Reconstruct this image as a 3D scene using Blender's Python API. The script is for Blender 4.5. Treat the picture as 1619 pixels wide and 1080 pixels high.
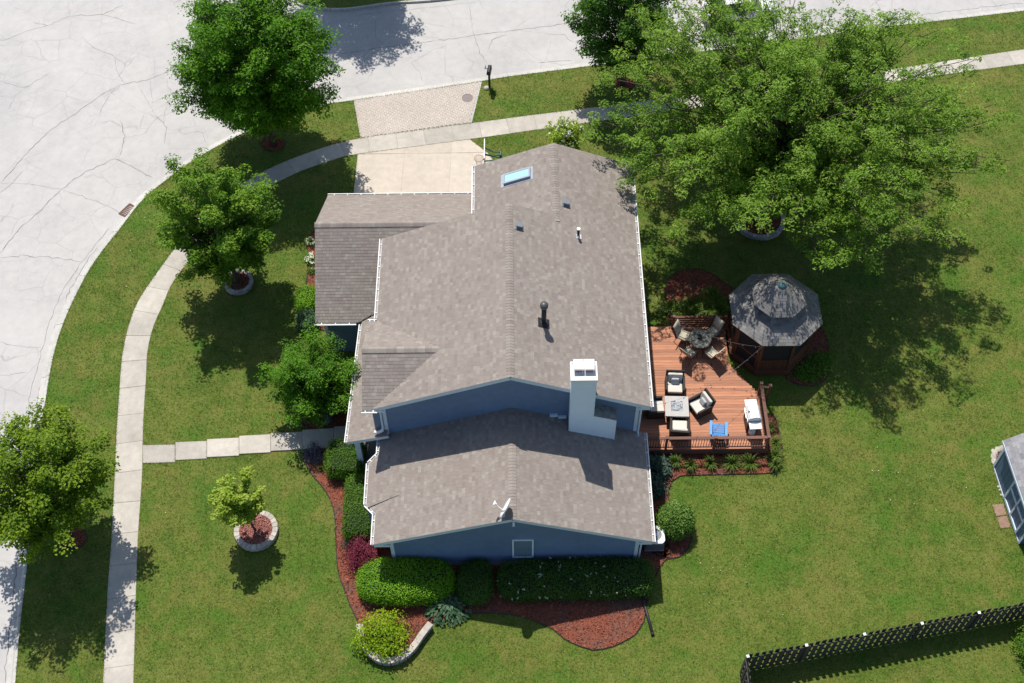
import bpy, bmesh, math, random
import numpy as np
from mathutils import Vector, Matrix

random.seed(7)
RNG = np.random.default_rng(11)
rad = math.radians
for o in list(bpy.data.objects):
    bpy.data.objects.remove(o)
scene = bpy.context.scene
COL = scene.collection

# ------------------------------------------------------------------ camera
FPX = 1998.42                                   # focal length in pixels of the 1619 px wide frame
PITCH, ROLL, YAW = rad(55.2304), rad(-0.7523), rad(-0.1950)
CAM = np.array([0.2277, -27.2598, 49.4458])
_f = np.array([math.sin(YAW) * math.cos(PITCH), math.cos(YAW) * math.cos(PITCH), -math.sin(PITCH)])
_r0 = np.array([math.cos(YAW), -math.sin(YAW), 0.0])
_u0 = np.cross(_r0, _f)
CR = _r0 * math.cos(ROLL) + _u0 * math.sin(ROLL)
CU = -_r0 * math.sin(ROLL) + _u0 * math.cos(ROLL)
CF = _f
cd = bpy.data.cameras.new('camera')
cam = bpy.data.objects.new('camera', cd)
COL.objects.link(cam)
cd.sensor_fit = 'HORIZONTAL'
cd.sensor_width = 36.0
cd.lens = FPX / 1619.0 * 36.0
cd.clip_start = 0.5
cd.clip_end = 2000.0
M = Matrix(((CR[0], CU[0], -CF[0], CAM[0]), (CR[1], CU[1], -CF[1], CAM[1]), (CR[2], CU[2], -CF[2], CAM[2]), (0, 0, 0, 1)))
cam.matrix_world = M
scene.camera = cam

# ------------------------------------------------------------------ world, sun, exposure
SUN_EL, SUN_AZ = 61.0, 17.0                     # the sun stands behind the house, a little to the left
world = bpy.data.worlds.new('World')
scene.world = world
world.use_nodes = True
wn = world.node_tree.nodes
wl = world.node_tree.links
for n in list(wn):
    wn.remove(n)
wo = wn.new('ShaderNodeOutputWorld')
wb = wn.new('ShaderNodeBackground')
ws = wn.new('ShaderNodeTexSky')
ws.sky_type = 'NISHITA'
ws.sun_disc = False
ws.sun_elevation = rad(SUN_EL)
ws.sun_rotation = rad(-SUN_AZ)
wb.inputs['Strength'].default_value = 0.108
wl.new(ws.outputs[0], wb.inputs['Color'])
wl.new(wb.outputs[0], wo.inputs[0])
sl = bpy.data.lights.new('sun', 'SUN')
sl.energy = 4.85
sl.angle = rad(0.55)
sl.color = (1.0, 0.94, 0.85)
sun = bpy.data.objects.new('sun', sl)
COL.objects.link(sun)
sd = Vector((math.sin(rad(SUN_AZ)) * math.cos(rad(SUN_EL)), -math.cos(rad(SUN_AZ)) * math.cos(rad(SUN_EL)), -math.sin(rad(SUN_EL))))
sun.rotation_euler = sd.to_track_quat('-Z', 'Y').to_euler()
sun.location = (-20, 60, 80)
scene.view_settings.view_transform = 'Standard'
scene.view_settings.look = 'None'
scene.view_settings.exposure = 0.2
scene.view_settings.gamma = 1.0
scene.view_settings.use_curve_mapping = False


# ------------------------------------------------------------------ layout helpers
def at(px, py, z=0.0):
    """survey point: where the sight line through a photo point meets the level z"""
    d = CF + CR * (px - 809.5) / FPX + CU * (540 - py) / FPX
    return CAM + d * ((z - CAM[2]) / d[2])


def axy(px, py, z=0.0):
    p = at(px, py, z)
    return (float(p[0]), float(p[1]))


def inpoly(P, poly):
    x, y = P[:, 0], P[:, 1]
    ins = np.zeros(len(P), bool)
    n = len(poly)
    j = n - 1
    for i in range(n):
        xi, yi = poly[i]
        xj, yj = poly[j]
        c = ((yi > y) != (yj > y)) & (x < (xj - xi) * (y - yi) / ((yj - yi) or 1e-9) + xi)
        ins ^= c
        j = i
    return ins


def smooth_line(pts, step=0.5, closed=False):
    """Catmull-Rom through 2D points, resampled"""
    P = [np.array(p, float) for p in pts]
    n = len(P)
    out = []
    rng = range(n if closed else n - 1)
    for i in rng:
        if closed:
            p0, p1, p2, p3 = P[(i - 1) % n], P[i], P[(i + 1) % n], P[(i + 2) % n]
        else:
            p1, p2 = P[i], P[i + 1]
            p0 = P[i - 1] if i > 0 else 2 * p1 - p2
            p3 = P[i + 2] if i + 2 < n else 2 * p2 - p1
        k = max(1, int(np.linalg.norm(p2 - p1) / step))
        for a in range(k):
            t = a / k
            out.append(0.5 * (2 * p1 + (p2 - p0) * t + (2 * p0 - 5 * p1 + 4 * p2 - p3) * t * t + (3 * p1 - p0 - 3 * p2 + p3) * t ** 3))
    if not closed:
        out.append(P[-1])
    return [(float(p[0]), float(p[1])) for p in out]


def resample(line, step, n=None):
    L = np.array(line)
    d = np.r_[0, np.cumsum(np.linalg.norm(np.diff(L, axis=0), axis=1))]
    if n is None:
        n = max(1, round(d[-1] / step))
    s = np.linspace(0, d[-1], n + 1)
    return np.stack([np.interp(s, d, L[:, k]) for k in range(L.shape[1])], 1)


# ------------------------------------------------------------------ object helpers
def props(o, label=None, cat=None, group=None, kind=None):
    if label:
        o['label'] = label
    if cat:
        o['category'] = cat
    if group:
        o['group'] = group
    if kind:
        o['kind'] = kind
    return o


def thing(name, label, cat, loc=(0, 0, 0), rz=0.0, group=None):
    o = bpy.data.objects.new(name, None)
    o.empty_display_size = 0.2
    COL.objects.link(o)
    o.location = loc
    o.rotation_euler = (0, 0, rz)
    return props(o, label, cat, group)


def mobj(name, me, mat, parent=None, kind=None):
    o = bpy.data.objects.new(name, me)
    COL.objects.link(o)
    if mat is not None and not me.materials:
        for m in (mat if isinstance(mat, (list, tuple)) else [mat]):
            me.materials.append(m)
    if parent is not None:
        o.parent = parent
    if kind:
        o['kind'] = kind
    return o


def copy_tree(o, parent=None):
    c = o.copy()
    COL.objects.link(c)
    c.parent = parent
    for ch in list(o.children):
        copy_tree(ch, c)
    return c


class MB:
    def __init__(s):
        s.v, s.f, s.m, s.t = [], [], [], []

    def add(s, verts, faces, mi=0, tint=0.5):
        b = len(s.v)
        s.v.extend([tuple(map(float, p)) for p in verts])
        for f in faces:
            s.f.append(tuple(b + i for i in f))
            s.m.append(mi)
            s.t.append(tint)
        return s

    def box(s, x0, x1, y0, y1, z0, z1, mi=0, tint=0.5, mat=None):
        V = [(x0, y0, z0), (x1, y0, z0), (x1, y1, z0), (x0, y1, z0), (x0, y0, z1), (x1, y0, z1), (x1, y1, z1), (x0, y1, z1)]
        if mat is not None:
            V = [tuple(mat @ Vector(p)) for p in V]
        return s.add(V, [(3, 2, 1, 0), (4, 5, 6, 7), (0, 1, 5, 4), (1, 2, 6, 5), (2, 3, 7, 6), (3, 0, 4, 7)], mi, tint)

    def cbox(s, c, size, rz=0.0, mi=0, tint=0.5, rx=0.0, ry=0.0):
        mt = Matrix.Translation(c) @ Matrix.Rotation(rz, 4, 'Z') @ Matrix.Rotation(ry, 4, 'Y') @ Matrix.Rotation(rx, 4, 'X')
        a, b, d = size[0] / 2, size[1] / 2, size[2] / 2
        return s.box(-a, a, -b, b, -d, d, mi, tint, mt)

    def prism(s, poly, z0, z1, mi=0, tint=0.5, mat=None):
        n = len(poly)
        A = sum(poly[i][0] * poly[(i + 1) % n][1] - poly[(i + 1) % n][0] * poly[i][1] for i in range(n))
        if A < 0:
            poly = poly[::-1]
        V = [(p[0], p[1], z0) for p in poly] + [(p[0], p[1], z1) for p in poly]
        if mat is not None:
            V = [tuple(mat @ Vector(p)) for p in V]
        F = [tuple(range(n - 1, -1, -1)), tuple(range(n, 2 * n))] + [(i, (i + 1) % n, n + (i + 1) % n, n + i) for i in range(n)]
        return s.add(V, F, mi, tint)

    def tube(s, pts, r, n=8, mi=0, caps=True, tint=0.5):
        P = [Vector(p) for p in pts]
        if not isinstance(r, (list, tuple, np.ndarray)):
            r = [r] * len(P)
        V, F = [], []
        ref = Vector((0.31, 0.17, 0.93))
        for i, p in enumerate(P):
            t = (P[min(i + 1, len(P) - 1)] - P[max(i - 1, 0)])
            if t.length < 1e-9:
                t = Vector((0, 0, 1))
            t.normalize()
            if abs(t.dot(ref)) > 0.97:
                ref = Vector((1, 0.1, 0))
            a = t.cross(ref).normalized()
            b = t.cross(a).normalized()
            for k in range(n):
                w = 2 * math.pi * k / n
                V.append(p + (a * math.cos(w) + b * math.sin(w)) * r[i])
        for i in range(len(P) - 1):
            for k in range(n):
                F.append((i * n + k, i * n + (k + 1) % n, (i + 1) * n + (k + 1) % n, (i + 1) * n + k))
        if caps:
            F.append(tuple(range(n))[::-1])
            F.append(tuple(range((len(P) - 1) * n, len(P) * n)))
        return s.add(V, F, mi, tint)

    def lathe(s, prof, c=(0, 0, 0), n=20, mi=0, tint=0.5, caps=True):
        V, F = [], []
        for (r, z) in prof:
            for k in range(n):
                w = 2 * math.pi * k / n
                V.append((c[0] + r * math.cos(w), c[1] + r * math.sin(w), c[2] + z))
        for i in range(len(prof) - 1):
            for k in range(n):
                F.append((i * n + k, i * n + (k + 1) % n, (i + 1) * n + (k + 1) % n, (i + 1) * n + k))
        if caps:
            F.append(tuple(range(n))[::-1])
            F.append(tuple(range((len(prof) - 1) * n, len(prof) * n)))
        return s.add(V, F, mi, tint)

    def mesh(s, name, smooth=False):
        me = bpy.data.meshes.new(name)
        me.from_pydata(s.v, [], s.f)
        if s.m and max(s.m) > 0:
            me.polygons.foreach_set('material_index', s.m)
        at_ = me.attributes.new('tint', 'FLOAT', 'FACE')
        at_.data.foreach_set('value', s.t)
        if smooth:
            me.polygons.foreach_set('use_smooth', [True] * len(s.f))
        me.validate()
        me.update()
        return me

    def build(s, name, mat, parent=None, smooth=False, kind=None, bevel=0.0, seg=2):
        o = mobj(name, s.mesh(name, smooth), mat, parent, kind)
        if bevel > 0:
            b = o.modifiers.new('bevel', 'BEVEL')
            b.width = bevel
            b.segments = seg
            b.limit_method = 'ANGLE'
            b.angle_limit = rad(40)
        return o


def np_mesh(name, V, Q, tint=None, smooth=False):
    """mesh of quads from numpy arrays"""
    V = np.ascontiguousarray(V, np.float32)
    Q = np.ascontiguousarray(Q, np.int32)
    k = Q.shape[1]
    me = bpy.data.meshes.new(name)
    me.vertices.add(len(V))
    me.vertices.foreach_set('co', V.ravel())
    me.loops.add(Q.size)
    me.loops.foreach_set('vertex_index', Q.ravel())
    me.polygons.add(len(Q))
    me.polygons.foreach_set('loop_start', np.arange(0, Q.size, k, dtype=np.int32))
    me.polygons.foreach_set('loop_total', np.full(len(Q), k, np.int32))
    if tint is not None:
        a = me.attributes.new('tint', 'FLOAT', 'FACE')
        a.data.foreach_set('value', np.ascontiguousarray(tint, np.float32))
    me.polygons.foreach_set('use_smooth', np.full(len(Q), smooth, bool))
    me.update(calc_edges=True)
    return me


# ------------------------------------------------------------------ materials
def new_mat(name):
    m = bpy.data.materials.new(name)
    m.use_nodes = True
    nt = m.node_tree
    return m, nt, nt.nodes['Principled BSDF'], nt.nodes['Material Output']


def ramp(nt, fac, stops):
    r = nt.nodes.new('ShaderNodeValToRGB')
    e = r.color_ramp.elements
    while len(e) > 1:
        e.remove(e[0])
    e[0].position = stops[0][0]
    e[0].color = (*stops[0][1], 1)
    for p, c in stops[1:]:
        k = e.new(p)
        k.color = (*c, 1)
    nt.links.new(fac, r.inputs[0])
    return r.outputs[0]


def noise(nt, scale, detail=4, rough=0.6, vec=None, dist=0.0, off=0.0):
    n = nt.nodes.new('ShaderNodeTexNoise')
    n.inputs['Scale'].default_value = scale
    n.inputs['Detail'].default_value = detail
    n.inputs['Roughness'].default_value = rough
    n.inputs['Distortion'].default_value = dist
    if vec is None:
        tc = nt.nodes.new('ShaderNodeNewGeometry')
        vec = tc.outputs['Position']
    if off:
        mp = nt.nodes.new('ShaderNodeMapping')
        mp.inputs['Location'].default_value = (off, off * 1.7, 0)
        nt.links.new(vec, mp.inputs[0])
        vec = mp.outputs[0]
    nt.links.new(vec, n.inputs['Vector'])
    return n.outputs['Fac']


def mix(nt, fac, a, b, mode='MIX'):
    m = nt.nodes.new('ShaderNodeMix')
    m.data_type = 'RGBA'
    m.blend_type = mode
    for s, v in ((m.inputs[0], fac), (m.inputs[6], a), (m.inputs[7], b)):
        if isinstance(v, (int, float)):
            s.default_value = v
        elif isinstance(v, tuple):
            s.default_value = (*v, 1)
        else:
            nt.links.new(v, s)
    return m.outputs[2]


def maprange(nt, v, a, b, c=0.0, d=1.0):
    n = nt.nodes.new('ShaderNodeMapRange')
    n.inputs[1].default_value, n.inputs[2].default_value = a, b
    n.inputs[3].default_value, n.inputs[4].default_value = c, d
    nt.links.new(v, n.inputs[0])
    return n.outputs[0]


def math_(nt, op, a, b):
    n = nt.nodes.new('ShaderNodeMath')
    n.operation = op
    for s, v in ((n.inputs[0], a), (n.inputs[1], b)):
        if isinstance(v, (int, float)):
            s.default_value = v
        else:
            nt.links.new(v, s)
    return n.outputs[0]


def bump(nt, bsdf, h, strength=0.4, dist=0.02):
    b = nt.nodes.new('ShaderNodeBump')
    b.inputs['Strength'].default_value = strength
    b.inputs['Distance'].default_value = dist
    nt.links.new(h, b.inputs['Height'])
    nt.links.new(b.outputs[0], bsdf.inputs['Normal'])


def tint_attr(nt):
    a = nt.nodes.new('ShaderNodeAttribute')
    a.attribute_name = 'tint'
    return a.outputs['Fac']


def pm(name, c, var=0.12, scale=3.0, rough=0.7, bmp=0.0, bscale=40.0, metal=0.0, spec=0.3, tint=0.0, big=0.0):
    """plain paint/wood/stone: base colour, blotches of +-var, optional bump and per-piece tint"""
    m, nt, b, out = new_mat(name)
    lo = tuple(max(0, x * (1 - var)) for x in c)
    hi = tuple(min(1, x * (1 + var)) for x in c)
    col = ramp(nt, noise(nt, scale, 5, 0.65), [(0.3, lo), (0.7, hi)])
    if big:
        col = mix(nt, 1.0, col, ramp(nt, noise(nt, 0.45, 3, 0.6, off=3.3), [(0.3, (1 - big,) * 3), (0.7, (1 + big * .3,) * 3)]), 'MULTIPLY')
    if tint:
        col = mix(nt, 1.0, col, ramp(nt, tint_attr(nt), [(0.0, (1 - tint,) * 3), (1.0, (1.0 + tint * .6,) * 3)]), 'MULTIPLY')
    nt.links.new(col, b.inputs['Base Color'])
    b.inputs['Roughness'].default_value = rough
    b.inputs['Metallic'].default_value = metal
    b.inputs['Specular IOR Level'].default_value = spec
    if bmp:
        bump(nt, b, noise(nt, bscale, 4, 0.6), bmp, 0.02)
    return m


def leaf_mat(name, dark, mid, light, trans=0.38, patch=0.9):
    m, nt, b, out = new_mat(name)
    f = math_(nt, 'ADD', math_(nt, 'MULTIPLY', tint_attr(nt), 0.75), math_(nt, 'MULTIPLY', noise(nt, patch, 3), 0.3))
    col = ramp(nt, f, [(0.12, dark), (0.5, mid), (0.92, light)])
    nt.links.new(col, b.inputs['Base Color'])
    b.inputs['Roughness'].default_value = 0.5
    b.inputs['Specular IOR Level'].default_value = 0.22
    t = nt.nodes.new('ShaderNodeBsdfTranslucent')
    tc = mix(nt, 1.0, col, (1.25, 1.4, 0.45), 'MULTIPLY')
    nt.links.new(tc, t.inputs['Color'])
    ms = nt.nodes.new('ShaderNodeMixShader')
    ms.inputs[0].default_value = trans
    nt.links.new(b.outputs[0], ms.inputs[1])
    nt.links.new(t.outputs[0], ms.inputs[2])
    nt.links.new(ms.outputs[0], out.inputs['Surface'])
    return m


def grass_mat(name, blade=False):
    m, nt, b, out = new_mat(name)
    big = noise(nt, 0.28, 4, 0.6)
    mid = noise(nt, 1.3, 5, 0.7, off=5.1)
    fine = maprange(nt, noise(nt, 11.0, 5, 0.8, off=1.7), 0.25, 0.75)
    f = math_(nt, 'ADD', math_(nt, 'ADD', math_(nt, 'MULTIPLY', big, 0.26), math_(nt, 'MULTIPLY', mid, 0.36)), math_(nt, 'MULTIPLY', fine, 0.46))
    if blade:
        f = math_(nt, 'ADD', math_(nt, 'MULTIPLY', f, 0.74), math_(nt, 'MULTIPLY', tint_attr(nt), 0.28))
    col = ramp(nt, f, [(0.36, (0.032, 0.074, 0.007)), (0.47, (0.063, 0.111, 0.013)), (0.55, (0.103, 0.145, 0.021)), (0.65, (0.157, 0.179, 0.040)), (0.80, (0.238, 0.234, 0.089))])
    # dry olive patches and lush green spots
    dry = maprange(nt, noise(nt, 0.42, 5, 0.78, off=21.0), 0.47, 0.62)
    col = mix(nt, math_(nt, 'MULTIPLY', dry, 0.65), col, mix(nt, fine, (0.103, 0.103, 0.015), (0.232, 0.222, 0.063)))
    lush = maprange(nt, noise(nt, 0.36, 5, 0.75, off=57.0), 0.49, 0.62)
    col = mix(nt, math_(nt, 'MULTIPLY', lush, 0.75), col, mix(nt, fine, (0.024, 0.075, 0.005), (0.097, 0.203, 0.021)))
    nt.links.new(col, b.inputs['Base Color'])
    b.inputs['Roughness'].default_value = 0.75
    b.inputs['Specular IOR Level'].default_value = 0.15
    if not blade:
        bump(nt, b, noise(nt, 22.0, 5, 0.75), 0.9, 0.05)
    return m


def road_mat():
    m, nt, b, out = new_mat('road_asphalt')
    f = math_(nt, 'ADD', math_(nt, 'MULTIPLY', noise(nt, 0.22, 4, 0.6), 0.5), math_(nt, 'MULTIPLY', noise(nt, 2.2, 6, 0.7, off=4), 0.5))
    col = ramp(nt, f, [(0.32, (0.385, 0.38, 0.375)), (0.5, (0.45, 0.44, 0.43)), (0.68, (0.50, 0.49, 0.475))])
    sp = noise(nt, 55.0, 3, 0.8, off=9)
    col = mix(nt, 0.5, col, ramp(nt, sp, [(0.32, (0.62, 0.62, 0.63)), (0.5, (1.0, 1.0, 1.0)), (0.7, (1.08, 1.08, 1.08))]), 'MULTIPLY')
    # hairline crazing
    g = nt.nodes.new('ShaderNodeNewGeometry')
    n2 = nt.nodes.new('ShaderNodeTexNoise')
    n2.inputs['Scale'].default_value = 0.8
    n2.inputs['Detail'].default_value = 5
    nt.links.new(g.outputs['Position'], n2.inputs['Vector'])
    wv = mix(nt, 0.55, g.outputs['Position'], n2.outputs['Color'], 'ADD')
    v = nt.nodes.new('ShaderNodeTexVoronoi')
    v.feature = 'DISTANCE_TO_EDGE'
    v.inputs['Scale'].default_value = 0.55
    nt.links.new(wv, v.inputs['Vector'])
    line = maprange(nt, v.outputs['Distance'], 0.0, 0.016, 1.0, 0.0)
    gate = maprange(nt, noise(nt, 0.35, 3, 0.6, off=31), 0.42, 0.58)
    col = mix(nt, math_(nt, 'MULTIPLY', math_(nt, 'MULTIPLY', line, gate), 0.42), col, (0.2, 0.195, 0.2))
    v2 = nt.nodes.new('ShaderNodeTexVoronoi')
    v2.feature = 'DISTANCE_TO_EDGE'
    v2.inputs['Scale'].default_value = 1.5
    nt.links.new(wv, v2.inputs['Vector'])
    line2 = maprange(nt, v2.outputs['Distance'], 0.0, 0.03, 1.0, 0.0)
    gate2 = maprange(nt, noise(nt, 0.28, 4, 0.65, off=63), 0.52, 0.66)
    col = mix(nt, math_(nt, 'MULTIPLY', math_(nt, 'MULTIPLY', line2, gate2), 0.34), col, (0.2, 0.195, 0.2))
    band = maprange(nt, noise(nt, 0.16, 5, 0.55, off=44, dist=1.2), 0.45, 0.68)
    col = mix(nt, math_(nt, 'MULTIPLY', band, 0.20), col, (0.27, 0.27, 0.28))
    # rusty stains
    st = maprange(nt, noise(nt, 0.5, 4, 0.7, off=77), 0.7, 0.8)
    col = mix(nt, math_(nt, 'MULTIPLY', st, 0.3), col, (0.33, 0.28, 0.24))
    nt.links.new(col, b.inputs['Base Color'])
    b.inputs['Roughness'].default_value = 0.9
    b.inputs['Specular IOR Level'].default_value = 0.2
    bump(nt, b, sp, 0.35, 0.01)
    return m


def shingle_mat(name, dark, mid, light):
    m, nt, b, out = new_mat(name)
    f = math_(nt, 'ADD', math_(nt, 'MULTIPLY', tint_attr(nt), 0.8), math_(nt, 'MULTIPLY', noise(nt, 0.5, 3, 0.6), 0.25))
    col = ramp(nt, f, [(0.08, dark), (0.5, mid), (0.95, light)])
    col = mix(nt, 0.75, col, ramp(nt, noise(nt, 70, 3, 0.8, off=2), [(0.3, (0.66, 0.65, 0.65)), (0.7, (1.22, 1.22, 1.22))]), 'MULTIPLY')
    # algae / weather stains running with the slope
    st = maprange(nt, noise(nt, 0.75, 5, 0.7, off=12), 0.62, 0.78)
    col = mix(nt, math_(nt, 'MULTIPLY', st, 0.28), col, tuple(x * .75 for x in dark))
    nt.links.new(col, b.inputs['Base Color'])
    b.inputs['Roughness'].default_value = 0.88
    b.inputs['Specular IOR Level'].default_value = 0.2
    bump(nt, b, noise(nt, 90, 2, 0.7), 0.4, 0.006)
    return m


def wood_mat(name, c, grain=(1.2, 18, 18), var=0.3, tint=0.3, rough=0.65):
    m, nt, b, out = new_mat(name)
    g = nt.nodes.new('ShaderNodeNewGeometry')
    mp = nt.nodes.new('ShaderNodeMapping')
    mp.inputs['Scale'].default_value = grain
    nt.links.new(g.outputs['Position'], mp.inputs[0])
    gr = noise(nt, 1.5, 5, 0.7, vec=mp.outputs[0])
    col = ramp(nt, gr, [(0.28, tuple(x * (1 - var) for x in c)), (0.72, tuple(x * (1 + var * .7) for x in c))])
    oi = nt.nodes.new('ShaderNodeObjectInfo')
    col = mix(nt, 1.0, col, ramp(nt, oi.outputs['Random'], [(0.0, (1 - tint, 1 - tint, 1 - tint * .85)), (1.0, (1 + tint * .6, 1 + tint * .55, 1 + tint * .5))]), 'MULTIPLY')
    wear = maprange(nt, noise(nt, 1.1, 4, 0.7, off=8), 0.55, 0.75)
    col = mix(nt, math_(nt, 'MULTIPLY', wear, 0.25), col, tuple(min(1, x * .6 + .05) for x in c))
    nt.links.new(col, b.inputs['Base Color'])
    b.inputs['Roughness'].default_value = rough
    b.inputs['Specular IOR Level'].default_value = 0.25
    return m


MT = {}
MT['grass'] = grass_mat('lawn_grass')
MT['blade'] = grass_mat('grass_blades', True)
MT['road'] = road_mat()
MT['crack'] = pm('crack_sealant', (0.17, 0.165, 0.17), 0.4, 6, 0.8)
MT['curb'] = pm('curb_concrete', (0.50, 0.49, 0.465), 0.12, 5, 0.9, 0.3, 60, big=0.15, tint=0.1)
MT['walk'] = pm('sidewalk_concrete', (0.465, 0.435, 0.385), 0.11, 3, 0.9, 0.3, 80, big=0.2, tint=0.10)
MT['drive'] = pm('driveway_concrete', (0.52, 0.46, 0.39), 0.08, 3, 0.9, 0.2, 80, big=0.10, tint=0.06)
MT['paver'] = pm('clay_paver', (0.47, 0.42, 0.375), 0.10, 8, 0.9, 0.2, 60, tint=0.06, big=.1)
MT['sand'] = pm('joint_sand', (0.34, 0.30, 0.265), 0.2, 8, 0.95)
MT['soil'] = pm('soil', (0.08, 0.06, 0.045), 0.3, 6, 0.95)
def mulch_mat(name, chip):
    m, nt, b, out = new_mat(name)
    f = noise(nt, 14, 5, 0.75)
    if chip:
        f = math_(nt, 'ADD', math_(nt, 'MULTIPLY', f, .35), math_(nt, 'MULTIPLY', tint_attr(nt), .65))
    col = ramp(nt, f, [(0.15, (0.053, 0.021, 0.016)), (0.42, (0.153, 0.049, 0.032)), (0.62, (0.254, 0.083, 0.052)), (0.85, (0.378, 0.164, 0.105)), (0.97, (0.496, 0.307, 0.220))])
    old = maprange(nt, noise(nt, 0.65, 5, 0.75, off=13), 0.48, 0.66)      # bleached, older mulch
    col = mix(nt, math_(nt, 'MULTIPLY', old, .7), col, ramp(nt, f, [(0.2, (0.045, 0.034, 0.030)), (0.8, (0.19, 0.135, 0.105))]))
    nt.links.new(col, b.inputs['Base Color'])
    b.inputs['Roughness'].default_value = 0.95
    b.inputs['Specular IOR Level'].default_value = 0.15
    if not chip:
        bump(nt, b, noise(nt, 26, 4, .7), .9, .03)
    return m


MT['mulch'] = mulch_mat('bark_mulch', False)
MT['chip'] = mulch_mat('bark_chips', True)
MT['pinkchip'] = pm('bleached_pink_chips', (0.40, 0.175, 0.15), 0.25, 3, 0.9, tint=0.5)
MT['edging'] = pm('lawn_edging', (0.03, 0.03, 0.03), 0.2, 6, 0.6)
MT['shingle'] = shingle_mat('roof_shingle', (0.212, 0.180, 0.162), (0.256, 0.224, 0.202), (0.308, 0.287, 0.254))
MT['gshingle'] = shingle_mat('gazebo_shingle', (0.12, 0.116, 0.115), (0.19, 0.186, 0.184), (0.27, 0.262, 0.254))
MT['sshingle'] = shingle_mat('shed_shingle', (0.20, 0.20, 0.22), (0.28, 0.28, 0.30), (0.36, 0.36, 0.38))
MT['siding'] = pm('blue_siding', (0.135, 0.205, 0.325), 0.08, 3, 0.6, big=0.14)
MT['trim'] = pm('pale_trim', (0.58, 0.68, 0.78), 0.05, 3, 0.55)
MT['chim'] = pm('chimney_paint', (0.68, 0.80, 0.90), 0.03, 3, 0.6)
MT['white'] = pm('white_paint', (0.78, 0.78, 0.77), 0.05, 5, 0.5, big=0.06)
MT['inner_strip'] = pm('gutter_inner_gray', (0.30, 0.29, 0.285), 0.5, 9, 0.9)
MT['stone_gray'] = pm('foundation', (0.32, 0.31, 0.30), 0.15, 8, 0.9)
MT['dark'] = pm('dark_metal', (0.025, 0.025, 0.028), 0.2, 10, 0.45)
MT['bronze'] = pm('dark_bronze', (0.055, 0.048, 0.042), 0.2, 10, 0.5)
MT['wire'] = pm('cord_grey', (0.20, 0.20, 0.20), 0.1, 9, 0.7)
MT['galv'] = pm('galvanised', (0.55, 0.57, 0.6), 0.1, 8, 0.35, metal=0.6)
MT['capsteel'] = pm('sooty_steel', (0.10, 0.10, 0.105), 0.6, 22, 0.4, metal=0.4)
MT['flashing'] = pm('flashing_gray', (0.32, 0.36, 0.42), 0.1, 8, 0.5)
MT['capgray'] = pm('shoulder_flashing', (0.24, 0.25, 0.23), 0.45, 4, 0.7)
MT['clay'] = pm('clay_flue', (0.28, 0.09, 0.06), 0.2, 10, 0.85)
MT['deck'] = wood_mat('deck_cedar', (0.44, 0.200, 0.115), tint=0.26)
MT['rail'] = wood_mat('deck_rail', (0.17, 0.080, 0.058), tint=0.15)
MT['gwood'] = wood_mat('gazebo_cedar', (0.13, 0.052, 0.028), tint=0.2)
MT['fence'] = wood_mat('weathered_picket', (0.068, 0.065, 0.064), grain=(14, 14, 1.5), tint=0.35)
MT['screen'] = pm('insect_screen', (0.018, 0.018, 0.020), 0.2, 20, 0.8)
MT['copper'] = pm('verdigris', (0.07, 0.145, 0.155), 0.25, 9, 0.6)
MT['bark'] = pm('tree_bark', (0.085, 0.066, 0.052), 0.35, 9, 0.95, 0.7, 25)
MT['wicker'] = pm('dark_wicker', (0.035, 0.030, 0.028), 0.3, 60, 0.7, 0.5, 90)
MT['cushion'] = pm('cream_cushion', (0.60, 0.57, 0.52), 0.05, 6, 0.9, 0.2, 120)
MT['pillow'] = pm('grey_pillow', (0.44, 0.44, 0.46), 0.06, 8, 0.9)
MT['sling'] = pm('beige_sling', (0.42, 0.39, 0.31), 0.06, 30, 0.85)
MT['tabletop'] = pm('grey_tabletop', (0.43, 0.42, 0.41), 0.07, 6, 0.6)
MT['fireglass'] = pm('fire_glass', (0.55, 0.58, 0.62), 0.6, 38, 0.25, spec=0.6)
MT['blueplastic'] = pm('blue_plastic', (0.065, 0.25, 0.56), 0.05, 6, 0.4, spec=0.5)
MT['grillwhite'] = pm('grill_enamel', (0.70, 0.70, 0.70), 0.05, 4, 0.3, spec=0.5)
MT['steel'] = pm('brushed_steel', (0.55, 0.56, 0.57), 0.1, 20, 0.3, metal=0.9)
MT['poolgreen'] = pm('green_steel', (0.035, 0.11, 0.075), 0.15, 6, 0.5)
MT['rimorange'] = pm('rim_paint', (0.45, 0.14, 0.05), 0.1, 6, 0.5)
MT['net'] = pm('white_net', (0.7, 0.69, 0.66), 0.1, 9, 0.9)
MT['rust'] = pm('grate_iron', (0.16, 0.095, 0.075), 0.3, 20, 0.85)
MT['manhole'] = pm('manhole_iron', (0.22, 0.19, 0.185), 0.2, 15, 0.8, 0.5, 40)
MT['block'] = pm('wall_block', (0.45, 0.41, 0.36), 0.15, 9, 0.9, 0.5, 35, tint=0.22)
MT['blockgray'] = pm('gray_wall_block', (0.34, 0.33, 0.32), 0.18, 9, 0.9, 0.5, 35, tint=0.25)
MT['slate'] = pm('gray_rock', (0.10, 0.11, 0.12), 0.2, 9, 0.8)
MT['brownpaver'] = pm('brown_paver', (0.29, 0.19, 0.14), 0.2, 6, 0.9, tint=0.2)
MT['carwhite'] = pm('white_car_paint', (0.75, 0.76, 0.77), 0.02, 2, 0.22, spec=0.6)
MT['tyre'] = pm('tyre_rubber', (0.02, 0.02, 0.02), 0.2, 20, 0.85)
MT['rock'] = pm('pale_stone', (0.42, 0.385, 0.32), 0.2, 7, 0.9, 0.4, 30, tint=0.2)
MT['petal'] = pm('white_petal', (0.62, 0.66, 0.50), 0.08, 30, 0.8)
MT['acgray'] = pm('ac_cabinet', (0.20, 0.22, 0.235), 0.1, 12, 0.5)
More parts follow.
